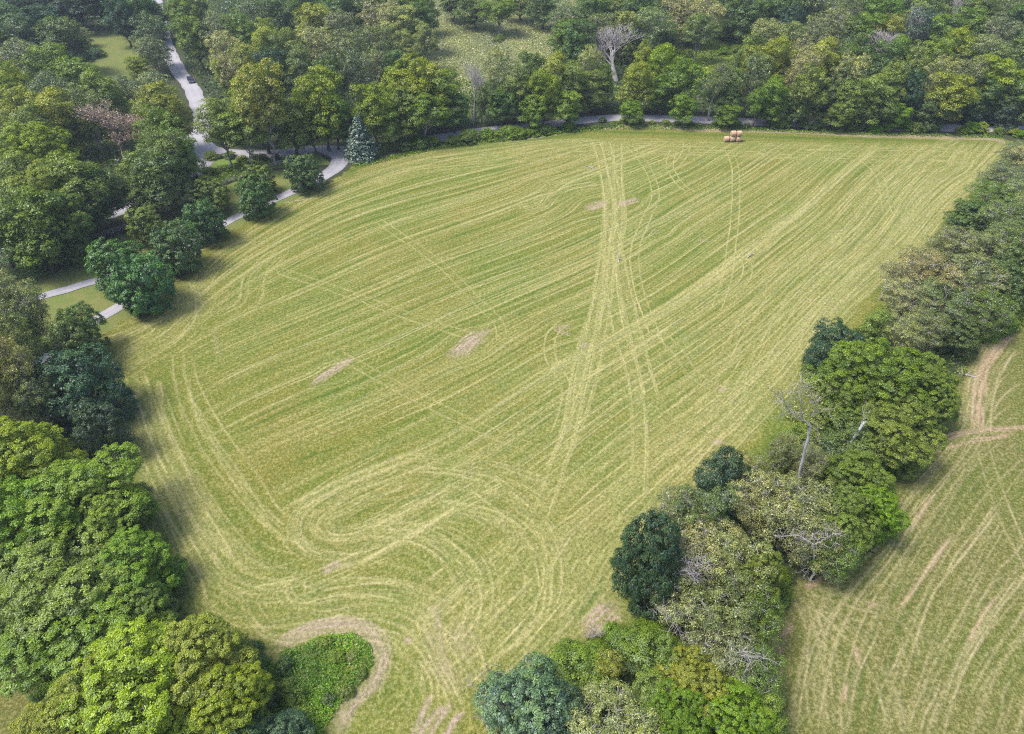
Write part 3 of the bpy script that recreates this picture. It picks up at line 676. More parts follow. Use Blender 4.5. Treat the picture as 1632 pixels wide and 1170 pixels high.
# ------------------------------------------------------------------ trees of the photo, clump by clump
GW_ = 'trees of the woods beyond the field'
row('in the top left corner above the lawn', GW_, [(-20,0,80,'broad','D'),(20,-22,80,'broad','B'),(62,-25,80,'dense','B',17),(105,-30,80,'broad','B'),(150,-35,90,'broad','D'),(190,-25,70,'broad','B'),(-40,30,80,'broad','M')])
row('left of the small top lawn', GW_, [(5,22,72,'open','D'),(45,12,80,'broad','B'),(85,28,72,'broad','D'),(20,60,76,'open','O'),(64,72,66,'broad','M'),(0,95,70,'broad','Y'),(98,60,50,'broad','D',12)])
row('beside the small lawn, low and round', GW_, [(118,42,44,'open','O',8)])
row('on the lawn edge near the top left', 'lawn bushes', [(146,76,34,'bush','S',3.2)])
row('below the small top lawn', GW_, [(105,92,86,'broad','M'),(150,112,70,'broad','M'),(62,115,72,'open','D'),(192,118,50,'open','D',13),(238,110,58,'open','O',14),(212,90,34,'broad','Y',9),(15,140,90,'broad','Y'),(75,142,76,'broad','Y'),(35,165,84,'broad','M'),(118,132,66,'open','M')])
row('along the left side of the road', GW_, [(240,0,46,'broad','D',15),(215,-15,60,'broad','D'),(228,20,58,'open','D'),(232,55,52,'open','O',14),(180,-10,50,'broad','B')])
row('along the right side of the road', GW_, [(278,-8,50,'broad','M'),(292,-12,60,'broad','M'),(300,22,50,'broad','M'),(330,18,72,'open','O'),(352,92,40,'broad','Y',13),(352,48,62,'open','P'),(372,15,62,'broad','M'),(285,-30,60,'broad','D'),(362,84,50,'open','P',15),(392,68,62,'broad','Y')])
row('between road and fence, upper part', GW_, [(250,135,80,'broad','Y'),(226,138,66,'open','Y'),(240,172,80,'broad','M'),(262,198,76,'broad','M'),(248,206,74,'open','M'),(262,222,62,'dense','D',14),(236,240,78,'broad','D',17),(214,240,76,'broad','M',16)])
row('with bare pinkish twigs left of the road junction', GW_, [(164,156,140,'brownleaf','N',17)])
row('above the fence at the left edge', GW_, [(35,198,120,'walnut','Y'),(92,245,96,'broad','M'),(5,245,110,'broad','M'),(60,262,120,'walnut','Y',18),(112,262,90,'broad','M',18),(20,305,110,'broad','M'),(66,310,104,'walnut','M',16),(138,262,78,'broad','D',16),(206,288,58,'broad','D',11),(35,352,100,'dense','D',12),(-30,330,110,'broad','D',15),(75,365,60,'broad','D',9)])
row('in front of the road junction', 'trees round the road junction', [(370,158,76,'high','M',None,268),(396,108,86,'broad','Y',None,255),(440,100,84,'high','Y',None,262),(500,108,80,'broad','Y',None,250),(455,160,86,'broad','M',None,258),(525,150,64,'broad','M',None,246),(405,175,80,'high','M',None,270),(378,145,60,'broad','M',None,240),(490,175,70,'broad','M',None,252),(545,180,40,'broad','D',None,243)])
row('beside the driveway bend', 'spruce by the drive', [(568,182,68,'spruce','S',None,258)])
row('in the upper middle behind the junction', GW_, [(418,28,62,'broad','Y'),(452,42,58,'broad','M'),(402,-5,60,'open','D'),(445,-10,66,'broad','D'),(495,6,66,'broad','Y'),(540,14,60,'open','O'),(500,42,66,'open','P'),(548,48,62,'open','O'),(475,75,60,'broad','D'),(430,72,60,'broad','B'),(515,85,54,'broad','D'),(560,78,58,'open','D'),(480,-25,60,'broad','D'),(530,-20,66,'broad','D')])
row('left of the marshy meadow', GW_, [(600,2,66,'open','P'),(640,8,62,'high','P'),(672,0,50,'high','D'),(606,40,56,'open','O'),(642,48,50,'high','O',17),(676,38,42,'high','O',16),(592,78,52,'open','O',16),(628,80,48,'high','D',15),(575,-25,66,'broad','D'),(620,-28,66,'broad','O'),(668,-25,55,'broad','M')])
row('right of the spruce', 'trees lining the far lane', [(588,132,72,'broad','Y',None,245),(628,100,62,'broad','Y',None,215),(662,92,92,'broad','Y',None,222),(708,112,70,'broad','M',None,216),(640,142,70,'broad','M',None,236),(680,148,70,'high','M',None,228),(720,150,56,'broad','D',None,218),(612,160,50,'broad','M',None,243)])
row('with white limbs right of the spruce', 'bare dead trees', [(754,98,52,'dead','X',None,196)])
row('above the marsh along the top', GW_, [(720,-22,56,'broad','D',14),(756,-8,60,'broad','D',13),(795,-4,62,'high','M',14),(830,-22,60,'broad','O',14),(868,-16,62,'broad','D',15),(905,2,62,'open','O'),(946,-14,66,'broad','D'),(925,30,56,'broad','D'),(965,20,50,'open','O',17),(900,34,48,'broad','M',14),(985,-22,66,'broad','O'),(1025,-14,66,'broad','D')])
row('round pale crown above the white dead tree', GW_, [(997,18,62,'dense','P',17)])
row('at the top, right of centre', GW_, [(1045,10,66,'open','O'),(1090,-12,70,'open','U'),(1065,36,52,'broad','D',12),(1130,-8,66,'open','U'),(1120,22,56,'high','O',17),(1165,-24,66,'high','D'),(1195,-12,60,'broad','D'),(1160,28,38,'broad','M',9),(1075,-30,66,'broad','D'),(1215,-32,66,'open','O')])
row('white and many-limbed above the lane', 'bare dead trees', [(982,42,114,'dead','X',None,128)])
row('behind the far lane, left half', 'trees lining the far lane', [(792,78,44,'open','U',None,160),(808,92,60,'open','O',None,190),(828,108,62,'broad','M',None,205),(850,84,52,'broad','D',None,180),(888,84,56,'broad','Y',None,188),(868,108,56,'broad','Y',None,208),(912,98,56,'broad','M',None,196),(945,112,56,'broad','M',None,190),(905,145,46,'broad','G',None,210),(800,140,52,'broad','D',None,212),(850,150,50,'broad','M',None,214),(960,100,44,'broad','M',None,178),(935,72,46,'open','P',None,170),(775,130,40,'broad','D',None,205)])
row('behind the far lane, right of centre', 'trees lining the far lane', [(1058,68,62,'broad','L',None,175),(1030,62,44,'broad','Y',None,150),(1018,98,60,'broad','Y',None,190),(1060,118,56,'broad','M',None,190),(1092,92,62,'broad','M',None,196),(1128,98,50,'wispy','O',None,192),(1160,108,66,'broad','D',None,198),(1190,84,54,'open','O',None,185),(1215,70,62,'broad','Y',None,180),(1008,158,38,'broad','G',None,206),(1095,150,40,'broad','G',None,208),(1165,168,38,'broad','M',None,210)])
row('behind the far field edge, right part', 'trees lining the far lane', [(1238,122,54,'broad','G',None,206),(1262,78,54,'open','P',None,180),(1298,106,60,'broad','M',None,210),(1322,60,62,'broad','Y',None,180),(1330,85,52,'open','P',None,188),(1370,126,60,'broad','M',None,212),(1412,116,70,'broad','M',None,212),(1440,164,42,'broad','G',None,212),(1352,100,46,'broad','D',None,195),(1275,140,44,'broad','D',None,206),(1215,138,40,'broad','M',None,206),(1340,165,40,'broad','M',None,212)])
row('near the far right corner of the field', 'trees lining the far lane', [(1466,112,56,'dense','B',None,204),(1470,92,52,'open','U',None,188),(1532,118,76,'broad','L',None,214),(1498,148,54,'dense','D',None,212),(1510,98,52,'open','O',None,190),(1600,92,78,'broad','Y',None,200),(1568,150,50,'dense','B',None,206),(1620,150,60,'dense','B',None,212),(1585,120,52,'broad','D',None,204),(1660,120,70,'broad','D',None,215)])
row('grey and branching in the right-hand woods', 'bare dead trees', [(1402,52,66,'dead','X',None,130)])
row('spiky and leaning in the top right woods', 'bare dead trees', [(1455,4,46,'dead','X',19)])
row('slim and pale near the top right corner', 'bare dead trees', [(1528,-10,44,'dead','X',19)])
row('in the upper right woods, back line', GW_, [(1245,-18,72,'broad','D'),(1285,-24,72,'broad','B'),(1330,-14,74,'open','O'),(1375,-22,66,'open','O'),(1415,-12,66,'broad','M'),(1450,-28,66,'broad','D'),(1490,-12,72,'broad','O'),(1535,-26,66,'broad','M'),(1575,-14,70,'broad','M'),(1615,-22,72,'open','O'),(1660,-12,72,'broad','D'),(1680,30,80,'broad','D'),(1270,4,50,'dense','B')])
row('in the upper right woods, middle line', GW_, [(1232,28,64,'open','P'),(1262,34,60,'broad','O'),(1300,28,66,'open','O'),(1345,14,76,'open','O'),(1388,20,60,'broad','M'),(1422,22,60,'broad','Y'),(1478,16,72,'open','B'),(1520,22,62,'broad','M'),(1560,10,66,'broad','M'),(1604,20,66,'open','O'),(1442,58,50,'broad','M'),(1372,50,56,'broad','D')])
row('in the upper right woods, front line', GW_, [(1205,52,52,'broad','M'),(1242,58,66,'broad','Y'),(1285,56,56,'open','P'),(1360,72,60,'broad','D'),(1415,64,56,'broad','D'),(1462,66,58,'broad','M'),(1500,58,62,'broad','M'),(1545,46,66,'broad','Y'),(1585,54,66,'open','O'),(1625,64,70,'broad','O'),(1435,92,50,'broad','M'),(1560,88,56,'open','O')])
# round trees of the drive
row('among those lining the driveway', 'round trees lining the driveway', [(478,247,64,'drive','R',None,312),(398,283,64,'drive','R',None,353),(404,268,60,'drive','M',None,318),(326,288,66,'drive','M',None,348),(316,320,68,'drive','R',None,396),(222,330,62,'drive','M',None,398),(267,358,84,'drive','R',None,443),(170,385,92,'drive','R',None,474),(211,414,104,'drive','R',None,508)])
# left hedge
GL = 'trees of the left hedge'
row('atop the left hedge by the driveway', GL, [(25,428,110,'ash','P',None,560),(75,450,80,'ash','M',None,560),(112,488,66,'dense','D',None,575),(92,512,80,'dense','D',None,612),(50,505,90,'ash','M',None,615),(28,505,140,'ash','U',None,680),(62,548,100,'ash','U',None,690),(-20,470,120,'ash','O',None,640),(95,590,80,'ash','O',None,690)])
row('jutting into the field from the left hedge', GL, [(100,565,136,'dense','B',None,700),(140,645,84,'dense','B',None,745)])
row('in the middle of the left hedge', GL, [(38,672,170,'walnut','Y',13),(-44,690,150,'walnut','M',13),(21,760,200,'walnut','G',13),(131,725,200,'walnut','G',12),(181,770,120,'walnut','G',10),(86,850,240,'walnut','G',11),(208,850,150,'walnut','G',9),(-4,860,150,'walnut','G',10)])
row('in the lower part of the left hedge', GL, [(128,935,220,'walnut','G',9),(218,930,130,'walnut','M',8),(58,960,140,'walnut','G',8)])
row('nearest in the lower left corner', GL, [(215,1000,250,'walnut','L',11),(325,988,170,'walnut','L',10),(150,1050,170,'walnut','L',9.5),(358,1060,140,'walnut','Y',9),(90,1120,150,'walnut','Y',9)])
row('dark at the bottom left beside the bramble patch', GL, [(455,1135,90,'dense','B',5),(385,1145,100,'dense','B',6),(405,1080,60,'dense','D',4)])
# right hedge
GR = 'trees of the right-hand hedge'
row('in the right hedge beside the far corner', GR, [(1632,226,64,'ash','O',9),(1665,240,80,'ash','P',10),(1612,262,76,'ash','O',9),(1645,290,84,'ash','O',10),(1588,292,74,'ash','M',9),(1670,320,84,'ash','O',11),(1612,328,84,'ash','O',10),(1560,318,64,'dense','D',8)])
row('in the upper right hedge', GR, [(1625,358,90,'ash','M',12),(1585,372,86,'ash','O',11),(1535,366,84,'ash','O',10),(1478,398,76,'ash','P',9),(1500,410,100,'ash','U',12),(1565,418,100,'ash','O',12),(1618,420,80,'dense','D',11),(1425,425,70,'wispy','P',8),(1462,452,84,'ash','P',10),(1520,460,92,'ash','O',11),(1640,390,70,'dense','D',12),(1590,470,80,'ash','M',10)])
row('where the right hedge narrows', GR, [(1345,520,88,'dense','B',11),(1403,500,54,'broad','M',11),(1440,505,80,'ash','P',10),(1490,500,70,'ash','O',10),(1545,505,80,'dense','D',8),(1375,540,60,'dense','D',9),(1600,500,60,'bush','M',4)])
row('in the big rounded mass of right hedge', GR, [(1412,560,180,'walnut','M',14),(1480,575,120,'walnut','M',12),(1375,600,110,'walnut','M',11),(1500,620,80,'walnut','G',9),(1440,655,140,'walnut','M',11),(1385,670,110,'broad','D',9)])
row('standing low below the leaning white trunk', GR, [(1262,700,50,'wispy','P',9)])
row('below the hedge tree with crooked trunk', GR, [(1300,715,66,'ash','P',9),(1250,705,50,'ash','O',9),(1168,730,96,'dense','B',11),(1215,735,70,'ash','O',11),(1228,765,110,'ash','P',12),(1285,780,130,'ash','P',13),(1380,735,110,'walnut','G',10),(1410,790,90,'walnut','G',9),(1355,800,110,'walnut','G',11),(1345,850,90,'ash','M',9),(1310,840,80,'ash','P',9)])
row('shaped like a dark blue egg beside the field', GR, [(1046,826,118,'egg','B',None,1000)])
row('in the broad lower part of the right hedge', GR, [(1085,800,100,'ash','O',11),(1130,792,100,'ash','O',13),(1120,850,140,'ash','U',12),(1175,860,120,'ash','P',12),(1222,885,90,'walnut','G',11),(1095,925,110,'ash','P',10),(1165,930,130,'ash','O',11),(1215,960,90,'ash','M',10),(1150,990,120,'ash','O',9),(1205,1030,100,'ash','M',8)])
row('along the bottom of the right hedge', GR, [(925,1020,110,'broad','M',4.5),(968,1040,48,'open','Y',6),(1022,990,84,'broad','M',5),(1055,1000,100,'broad','M',6),(838,1066,150,'dense','S',8),(890,1100,110,'dense','B',7),(978,1098,150,'ash','P',8),(1110,1040,120,'walnut','Y',8),(1080,1095,110,'walnut','G',8),(1170,1085,120,'walnut','G',8),(1215,1100,80,'broad','G',6),(1040,1075,80,'broad','M',6)])
row('small and bare against the lower field edge', 'bare dead trees', [(938,990,34,'dead','X',3.2)])
row('grey and low at the very bottom of the hedge', 'bare dead trees', [(778,1125,60,'dead','X',3.5)])
# trunks that show bare above the hedge: each polyline stands in the upright plane through its own foot
M_PALE = plain_mat('bleached_bark', (.52, .50, .50), .85, (.36, .33, .33), 3, .3, stretch=(1, 1, .3))
def crooked(foot, lines, label, name='leaning_tree', tone=None, leafy=0, seed=1):
    g = at(*foot); r = np.random.default_rng(seed); root = empty(name, (g[0], g[1], 0)); TV, TF, BV, BF = [], [], [], []; ot = ob = 0; tips = []
    def wp(px, py, dy=0.0):
        d = ray(px, py); t = (g[1]+dy)/d[1]; return np.array([d[0]*t-g[0], dy, HC+d[2]*t])
    for li, (pts, r0, r1) in enumerate(lines):
        dy = 0 if li == 0 else r.normal()*.5; P = np.array([wp(x, y, dy*k/len(pts)) for k, (x, y) in enumerate(pts)])
        if li == 0: P = np.vstack([[P[0][0], 0, -.2], P]) if P[0][2] > .3 else P
        t = np.linspace(0, len(P)-1, 4*len(P)); P = np.stack([np.interp(t, range(len(P)), P[:, c]) for c in range(3)], 1)+r.normal(size=(len(t), 3))*.04
        v, f = tube_np(P, np.linspace(r0, r1, len(P)), 7)
        if li == 0: TV.append(v); TF.append(f+ot); ot += len(v)
        else: BV.append(v); BF.append(f+ob); ob += len(v)
        for k in range(11 if li else 6):
            a = P[int(len(P)*r.uniform(.55 if li == 0 else .3, 1))-1]; e = a+r.normal(size=3)*np.array([1.1, .9, .6])+np.array([0, 0, .8]); Q = bent(a, e, r, 5, .2)
            v, f = tube_np(Q, np.linspace(.038, .014, 5), 4); BV.append(v); BF.append(f+ob); ob += len(v); tips.append(e)
            for m_ in range(3):
                e2 = e+r.normal(size=3)*.7+np.array([0, 0, .3]); v, f = tube_np(bent(Q[3], e2, r, 4, .2), np.linspace(.03, .015, 4), 3); BV.append(v); BF.append(f+ob); ob += len(v); tips.append(e2)
    link('trunk', mesh_np('trunk', np.vstack(TV), np.vstack(TF), M_PALE, True), root); link('branches', mesh_np('branches', np.vstack(BV), np.vstack(BF), M_DEAD, True), root)
    if leafy:
        o = link('crown', leaves_at('crown', np.array(tips), leafy, .4, .17, seed, M_LEAF_SP), root); o.color = TONE[tone][0]+(1,)
    tag(root, label, 'tree', 'pale crooked trunks of the right hedge')
crooked((1270,800), [([(1271,790),(1276,745),(1286,705),(1292,680),(1289,674)], .24, .15), ([(1289,674),(1276,668),(1262,660),(1252,648)], .14, .06), ([(1262,660),(1250,640),(1245,622)], .07, .03), ([(1289,674),(1298,655),(1302,632)], .09, .03), ([(1276,668),(1278,640),(1270,615)], .07, .03)], 'wispy tree with a tall white crooked trunk leaning over the field edge', leafy=16, tone='U', seed=2)
crooked((1096,985), [([(1096,975),(1102,950),(1106,925),(1103,912)], .28, .17), ([(1103,912),(1090,908),(1072,916)], .14, .05), ([(1103,912),(1110,900),(1118,905)], .1, .04)], 'bare white forked trunk rising among the olive trees of the lower right hedge', seed=3)
crooked((1296,925), [([(1296,915),(1297,890),(1296,868)], .16, .11), ([(1296,868),(1270,852),(1240,856)], .1, .04), ([(1297,895),(1285,912),(1276,930)], .07, .03), ([(1297,895),(1308,908),(1320,930)], .07, .03), ([(1296,868),(1310,862),(1330,850)], .07, .03)], 'silvery splayed tree at the hedge tip beside the pasture', leafy=6, tone='P', seed=4)
crooked((1307,800), [([(1300,795),(1312,778),(1330,768),(1350,766)], .16, .05), ([(1312,778),(1330,785),(1345,776)], .08, .03)], 'grey low limb lying out of the pale crown below the crooked trunk', seed=5)
crooked((1352,745), [([(1350,720),(1360,700),(1378,672)], .28, .2)], 'grey slanting trunk under the big rounded walnut crown', seed=6)
crooked((1090,1035), [([(1090,1030),(1086,1012),(1080,1000)], .16, .1), ([(1086,1012),(1110,1005),(1130,1012)], .08, .03), ([(1080,1000),(1068,985),(1062,975)], .08, .03)], 'lilac-grey dead snag low among the hedge bushes', seed=7)
crooked((1198,1120), [([(1198,1110),(1192,1090),(1186,1075)], .12, .08), ([(1186,1075),(1196,1050),(1180,1035)], .07, .03)], 'slim bleached snag near the bottom of the right hedge', seed=8)
crooked((775,1110), [([(790,1120),(782,1105),(768,1092)], .12, .05), ([(782,1105),(795,1090),(800,1085)], .06, .03)], 'bare twisted branch tree at the bottom tip of hedge', leafy=5, tone='B', seed=9)
# bushes
def bushes(pts_px, n, w, tones, where, group, H=(1.6, 3.2), spread=2.0):
    P = resample(pl(pts_px), .5); out = []
    for k in range(n):
        i = int((k+.5+rng.uniform(-.35, .35))/n*(len(P)-1)); p = P[i]+rng.normal(size=2)*spread*.5; h = rng.uniform(*H); t = tones[rng.integers(len(tones))]
        plant('bush', p[0], p[1], w*rng.uniform(.7, 1.25), h, t, f"{TONE[t][1]} leafy bush, {ORD[k+1]} from left {where}", group, int(rng.integers(1e5)))
bushes([(590,244),(660,234),(740,226),(830,214),(905,208)], 19, 3.0, 'GMDGYM', 'in the thicket right of the spruce', 'bushes of the thicket')
bushes([(962,196),(1040,197),(1120,199),(1200,201)], 13, 1.5, 'GMDM', 'along the verge below the far lane', 'bushes below the lane', (.7, 1.7))
bushes([(1215,200),(1320,205),(1420,208),(1500,209)], 16, 2.4, 'MDGM', 'behind the far bare-soil strip', 'bushes behind the far strip')
bushes([(1520,214),(1570,212),(1632,216),(1690,225)], 8, 2.4, 'GMYG', 'at the far right field corner', 'bushes at the far corner')
bushes([(330,252),(380,256),(440,254),(490,254)], 9, 1.8, 'MGD', 'between junction and fence', 'bushes by the junction', (1, 2))
bushes([(260,320),(300,290),(345,275),(410,262)], 9, 1.7, 'GMG', 'on the bank above the fence', 'bushes above the fence', (.8, 1.6))
bushes([(1060,130),(1100,100),(1160,90),(1200,60),(1240,40)], 18, 3.2, 'GGMG', 'in the bright clearing at the top', 'bushes of the clearing', (2, 4), 16)
bushes([(1440,640),(1400,760),(1400,850),(1330,880)], 9, 2.2, 'GM', 'at the foot of the hedge by the pasture', 'bushes at the pasture edge', (1.5, 3))
bushes([(840,1110),(900,1070),(960,1030),(1000,1010),(1060,980)], 10, 1.9, 'MGD', 'along the lower right hedge front', 'bushes at the hedge front', (1.4, 2.6))
bushes([(1200,800),(1240,750),(1270,700),(1310,620),(1340,600)], 10, 2.1, 'DMG', 'under the middle of the right hedge', 'bushes under the hedge', (1.5, 3))
bushes([(1560,545),(1600,520),(1640,500)], 5, 2.4, 'GM', 'where the hedge meets the pasture track', 'bushes by the pasture track', (1.5, 3))
bushes([(1236,900),(1228,980),(1200,1060),(1195,1140)], 8, 1.7, 'GM', 'on the pasture side, lower hedge', 'bushes on the pasture side', (1.3, 2.4))
bushes([(395,1050),(430,1075),(455,1100),(500,1130)], 7, 1.4, 'MDD', 'between the corner tree and the brambles', 'bushes by the brambles', (1, 2))
bushes([(470,1060),(500,1030),(550,1040),(580,1060),(550,1090),(520,1120)], 9, .9, 'GMGD', 'inside the bare-soil ring', 'bushes in the bramble patch', (.5, 1.3), 3.0)
bushes([(90,940),(130,1010),(150,1080)], 5, 1.6, 'GG', 'on the meadow side of the left hedge', 'bushes on the meadow side', (1.3, 2.2))
bushes([(180,720),(225,800),(262,880),(295,960)], 7, 1.5, 'DMM', 'on the field side of the left hedge', 'bushes on the field side', (1.2, 2.2))
bushes([(720,60),(800,80),(850,110),(900,90)], 8, 2.2, 'OOM', 'scattered in the marshy meadow', 'bushes of the marsh', (1.2, 2.5), 14)

# ------------------------------------------------------------------ ground cover
def cover(name, label, cat, polys, dens, leaf, hgt, tone, seed, mat=M_LEAF, bump=3.0, upright=.0, avoid=0):
    r = np.random.default_rng(seed); Cs = []
    for poly_px in polys:
        poly = pl(poly_px)[:, :2]; lo, hi = poly.min(0), poly.max(0); n = int((hi-lo).prod()*dens); p = r.uniform(lo, hi, (n, 2)); Cs.append(p[inside(poly, p[:, 0], p[:, 1])])
    p = np.vstack(Cs)
    for Q, kw in KEEP:                  # nothing grows on the roads
        lo, hi = Q.min(0)-kw, Q.max(0)+kw; near = np.where(((p > lo) & (p < hi)).all(1))[0]; bad = np.zeros(len(p), bool)
        for c in np.array_split(near, max(1, len(near)//4000)):
            if len(c): bad[c] = (((p[c][:, None]-Q[None])**2).sum(2).min(1) < kw*kw)
        p = p[~bad]
    x, y = p.T
    z = hgt*(.35+.65*(.5+.25*np.sin(x*2*pi/bump/1.3+2*np.sin(y/bump))+.25*np.sin(y*2*pi/bump+1.7*np.sin(x/bump*1.3))))*r.uniform(.25, 1.05, len(p))
    C = np.c_[x, y, z+.05]
    if upright: nrm = np.c_[r.normal(size=(len(p), 2)), r.normal(size=len(p))*.25]
    else: nrm = r.normal(size=C.shape)*.6+np.array([0, -.1, .8])
    V, F = leaf_quads(C, nrm, leaf*r.uniform(.6, 1.4, len(p)), r, .62 if not upright else .4)
    tint = np.clip(.5+.25*np.sin(x*.9/bump*2)+.25*np.sin(y*.7/bump*2+x*.3)+r.normal(size=len(p))*.15, 0, 1)
    me = mesh_np(name, V, F, mat, False, {'tint': ('FLOAT', 'FACE', tint)}); o = link(name, me); o.color = TONE[tone][0]+(1,)
    return tag(o, label, cat, kind='stuff')
WOODS = [[(-200,-60),(240,-60),(250,40),(130,50),(120,90),(190,200),(300,240),(250,320),(60,400),(-200,430)], [(280,-60),(690,-60),(680,120),(900,160),(900,185),(560,222),(330,220),(300,150)],
 [(900,-60),(1180,-60),(1060,90),(1040,130),(1240,110),(1300,40),(1700,-60),(1760,200),(1250,190),(920,180),(880,130),(930,60)]]
cover('undergrowth', 'dark leafy undergrowth covering the floor of the far woods', 'undergrowth', WOODS, 1.6, .75, 1.6, 'D', 1, bump=7)
cover('undergrowth', 'tangled undergrowth along the foot of the hedges', 'undergrowth', [[(-60,560),(60,560),(140,600),(180,740),(260,930),(330,1010),(450,1100),(420,1200),(180,1200),(110,980),(0,860),(-200,850)],
  [(1010,1000),(1080,930),(1180,800),(1270,740),(1300,640),(1330,560),(1480,420),(1560,300),(1620,240),(1760,260),(1700,500),(1560,545),(1490,700),(1430,760),(1390,870),(1270,925),(1225,1010),(1190,1200),(800,1200),(850,1120)]], 7, .32, 1.1, 'M', 2, bump=4)
cover('marsh_grass', 'tall grey-green reeds and grass in the marshy meadow', 'marsh grass', [[(640,-60),(740,-60),(900,-30),(960,60),(930,110),(820,160),(700,150),(640,110),(690,60)]], 5, .42, .8, 'P', 3, M_LEAF_SP, 9)
cover('scrub', 'bright green weeds and vines over the top right clearing', 'scrub', [[(1040,120),(1060,85),(1150,60),(1180,10),(1280,0),(1290,50),(1240,90),(1180,120),(1100,135)]], 5, .5, 1.2, 'Y', 4, bump=6)
cover('bramble_patch', 'bright green bramble patch ringed by bare soil near the bottom', 'brambles', [[(440,1060),(470,1035),(520,1015),(565,1010),(592,1030),(596,1058),(575,1090),(545,1120),(520,1160),(500,1200),(440,1200),(420,1110),(405,1050)]], 85, .17, .85, 'V', 5, bump=2.2)
cover('verge_grass', 'long grass on the verge between lane and hayfield', 'grass', [[(560,262),(700,232),(900,208),(960,200),(1150,203),(1400,213),(1600,217),(1600,221),(1400,217),(1150,208),(960,207),(900,214),(700,238),(565,270)], [(270,318),(345,282),(420,262),(490,256),(440,262),(345,300),(280,335)]], 10, .35, .6, 'G', 6, bump=3)

# ------------------------------------------------------------------ fence
M_FENCE = plain_mat('weathered_fence', (.42, .37, .34), .9, (.26, .22, .20), 6, .3)
def fence(pts_px, label):
    P = resample(pl(pts_px), 2.6); root = empty('rail_fence', (P[0][0], P[0][1], 0)); tag(root, label, 'fence'); o0 = np.array([P[0][0], P[0][1]])
    b = MB(); b.box((0, 0, .65), (.14, .14, 1.3), 0, .92); b.box((0, 0, 1.33), (.17, .17, .05), 0, .7); pm = b.mesh('post', M_FENCE)
    for p in P:
        o = link('post', pm, root); o.location = (p[0]-o0[0], p[1]-o0[1], 0)
    for z in (.4, .78, 1.15):
        m = MB()
        for i in range(len(P)-1):
            a, c = P[i]-o0, P[i+1]-o0; d = c-a; L_ = np.linalg.norm(d); mid = (a+c)/2; nrm = np.array([-d[1], d[0]])/L_*.09
            m.box((mid[0]+nrm[0], mid[1]+nrm[1], z+rng.normal()*.01), (L_*.995, .035, .15), math.atan2(d[1], d[0]))
        m.build('rail', M_FENCE, root)
fence([(505,262),(450,262),(386,284),(340,302),(283,330),(252,343),(198,366),(154,380),(98,397),(33,420),(-40,448)], 'weathered post and rail fence running between the driveway lawn and the woods')

# ------------------------------------------------------------------ round hay bales
def bale_mat():
    m, nt, out = newmat('hay_bale'); N = NT(nt); tc = N.n('ShaderNodeTexCoord').outputs['Object']
    w = N.n('ShaderNodeTexWave', wave_type='RINGS', rings_direction='Y', ins={'Vector': tc, 'Scale': 3.2, 'Distortion': 3.0, 'Detail': 3.0}).outputs['Fac']
    nz = N.noise(tc, 14, 4, .7); c = N.mix(w, (.28, .155, .085), (.46, .295, .18)); c = N.mix(N.math('MULTIPLY', N.ramp(nz, .35, .7), .6), c, (.54, .40, .28))
    p = N.n('ShaderNodeBsdfPrincipled', ins={'Roughness': .95, 'Base Color': c}); b = N.n('ShaderNodeBump', ins={'Strength': .9, 'Distance': .06, 'Height': nz})
    nt.links.new(b.outputs[0], p.inputs['Normal']); nt.links.new(p.outputs[0], out.inputs[0]); return m
M_BALE = bale_mat(); M_NET = plain_mat('bale_net', (.55, .42, .31), .8, (.42, .3, .2), 12)
def bale_meshes():
    r = np.random.default_rng(3); n = 40; prof = [(-.62, .0), (-.63, .45), (-.61, .66), (-.54, .73), (-.3, .75), (0, .745), (.3, .75), (.54, .73), (.61, .66), (.63, .45), (.62, 0)]
    V = []; F = []
    for (y, ra) in prof:
        for k in range(n):
            a = k*2*pi/n; q = ra*(1+.012*r.normal()); V.append((q*cos(a), y+.008*r.normal(), q*sin(a)*(.965 if sin(a) < 0 else 1)))
    for i in range(len(prof)-1):
        for k in range(n): F.append((i*n+k, i*n+(k+1) % n, (i+1)*n+(k+1) % n, (i+1)*n+k))
    me = mesh_np('hay_body', np.array(V), np.array(F), M_BALE, True)
    m2 = MB(); 
    for y0 in (-.42, -.14, .14, .42):
        ring = [(.757*cos(a), y0, .757*sin(a)*(.965 if sin(a) < 0 else 1)) for a in np.linspace(0, 2*pi, 41)]; m2.tube(ring, .012, 4, False)
    return me, m2.mesh('net_wrap', M_NET)
bm_, nm_ = bale_meshes(); g = at(1163, 226)
BL = [(-1.05, 0, 0, 'single round hay bale on the grass at the left end of the stack'), (.52, 0, 0, 'middle bottom round hay bale with another on top'), (2.1, 0, 0, 'bottom right round hay bale at the far field edge'),
      (.55, .15, 1, 'upper left round hay bale resting on the middle one'), (2.08, .15, 1, 'upper right round hay bale on top of the stack')]
for dx, dy, lev, lab in BL:
    rt = empty('hay_bale', (g[0]+dx*1.1, g[1]+dy, .82+lev*1.56+.05), pi/2+.12+rng.normal()*.05); rt.scale = (1.05, 1.12, 1.05)
    tag(rt, lab, 'hay bale', 'round hay bales stacked at the far edge'); link('hay_body', bm_, rt); link('net_wrap', nm_, rt)

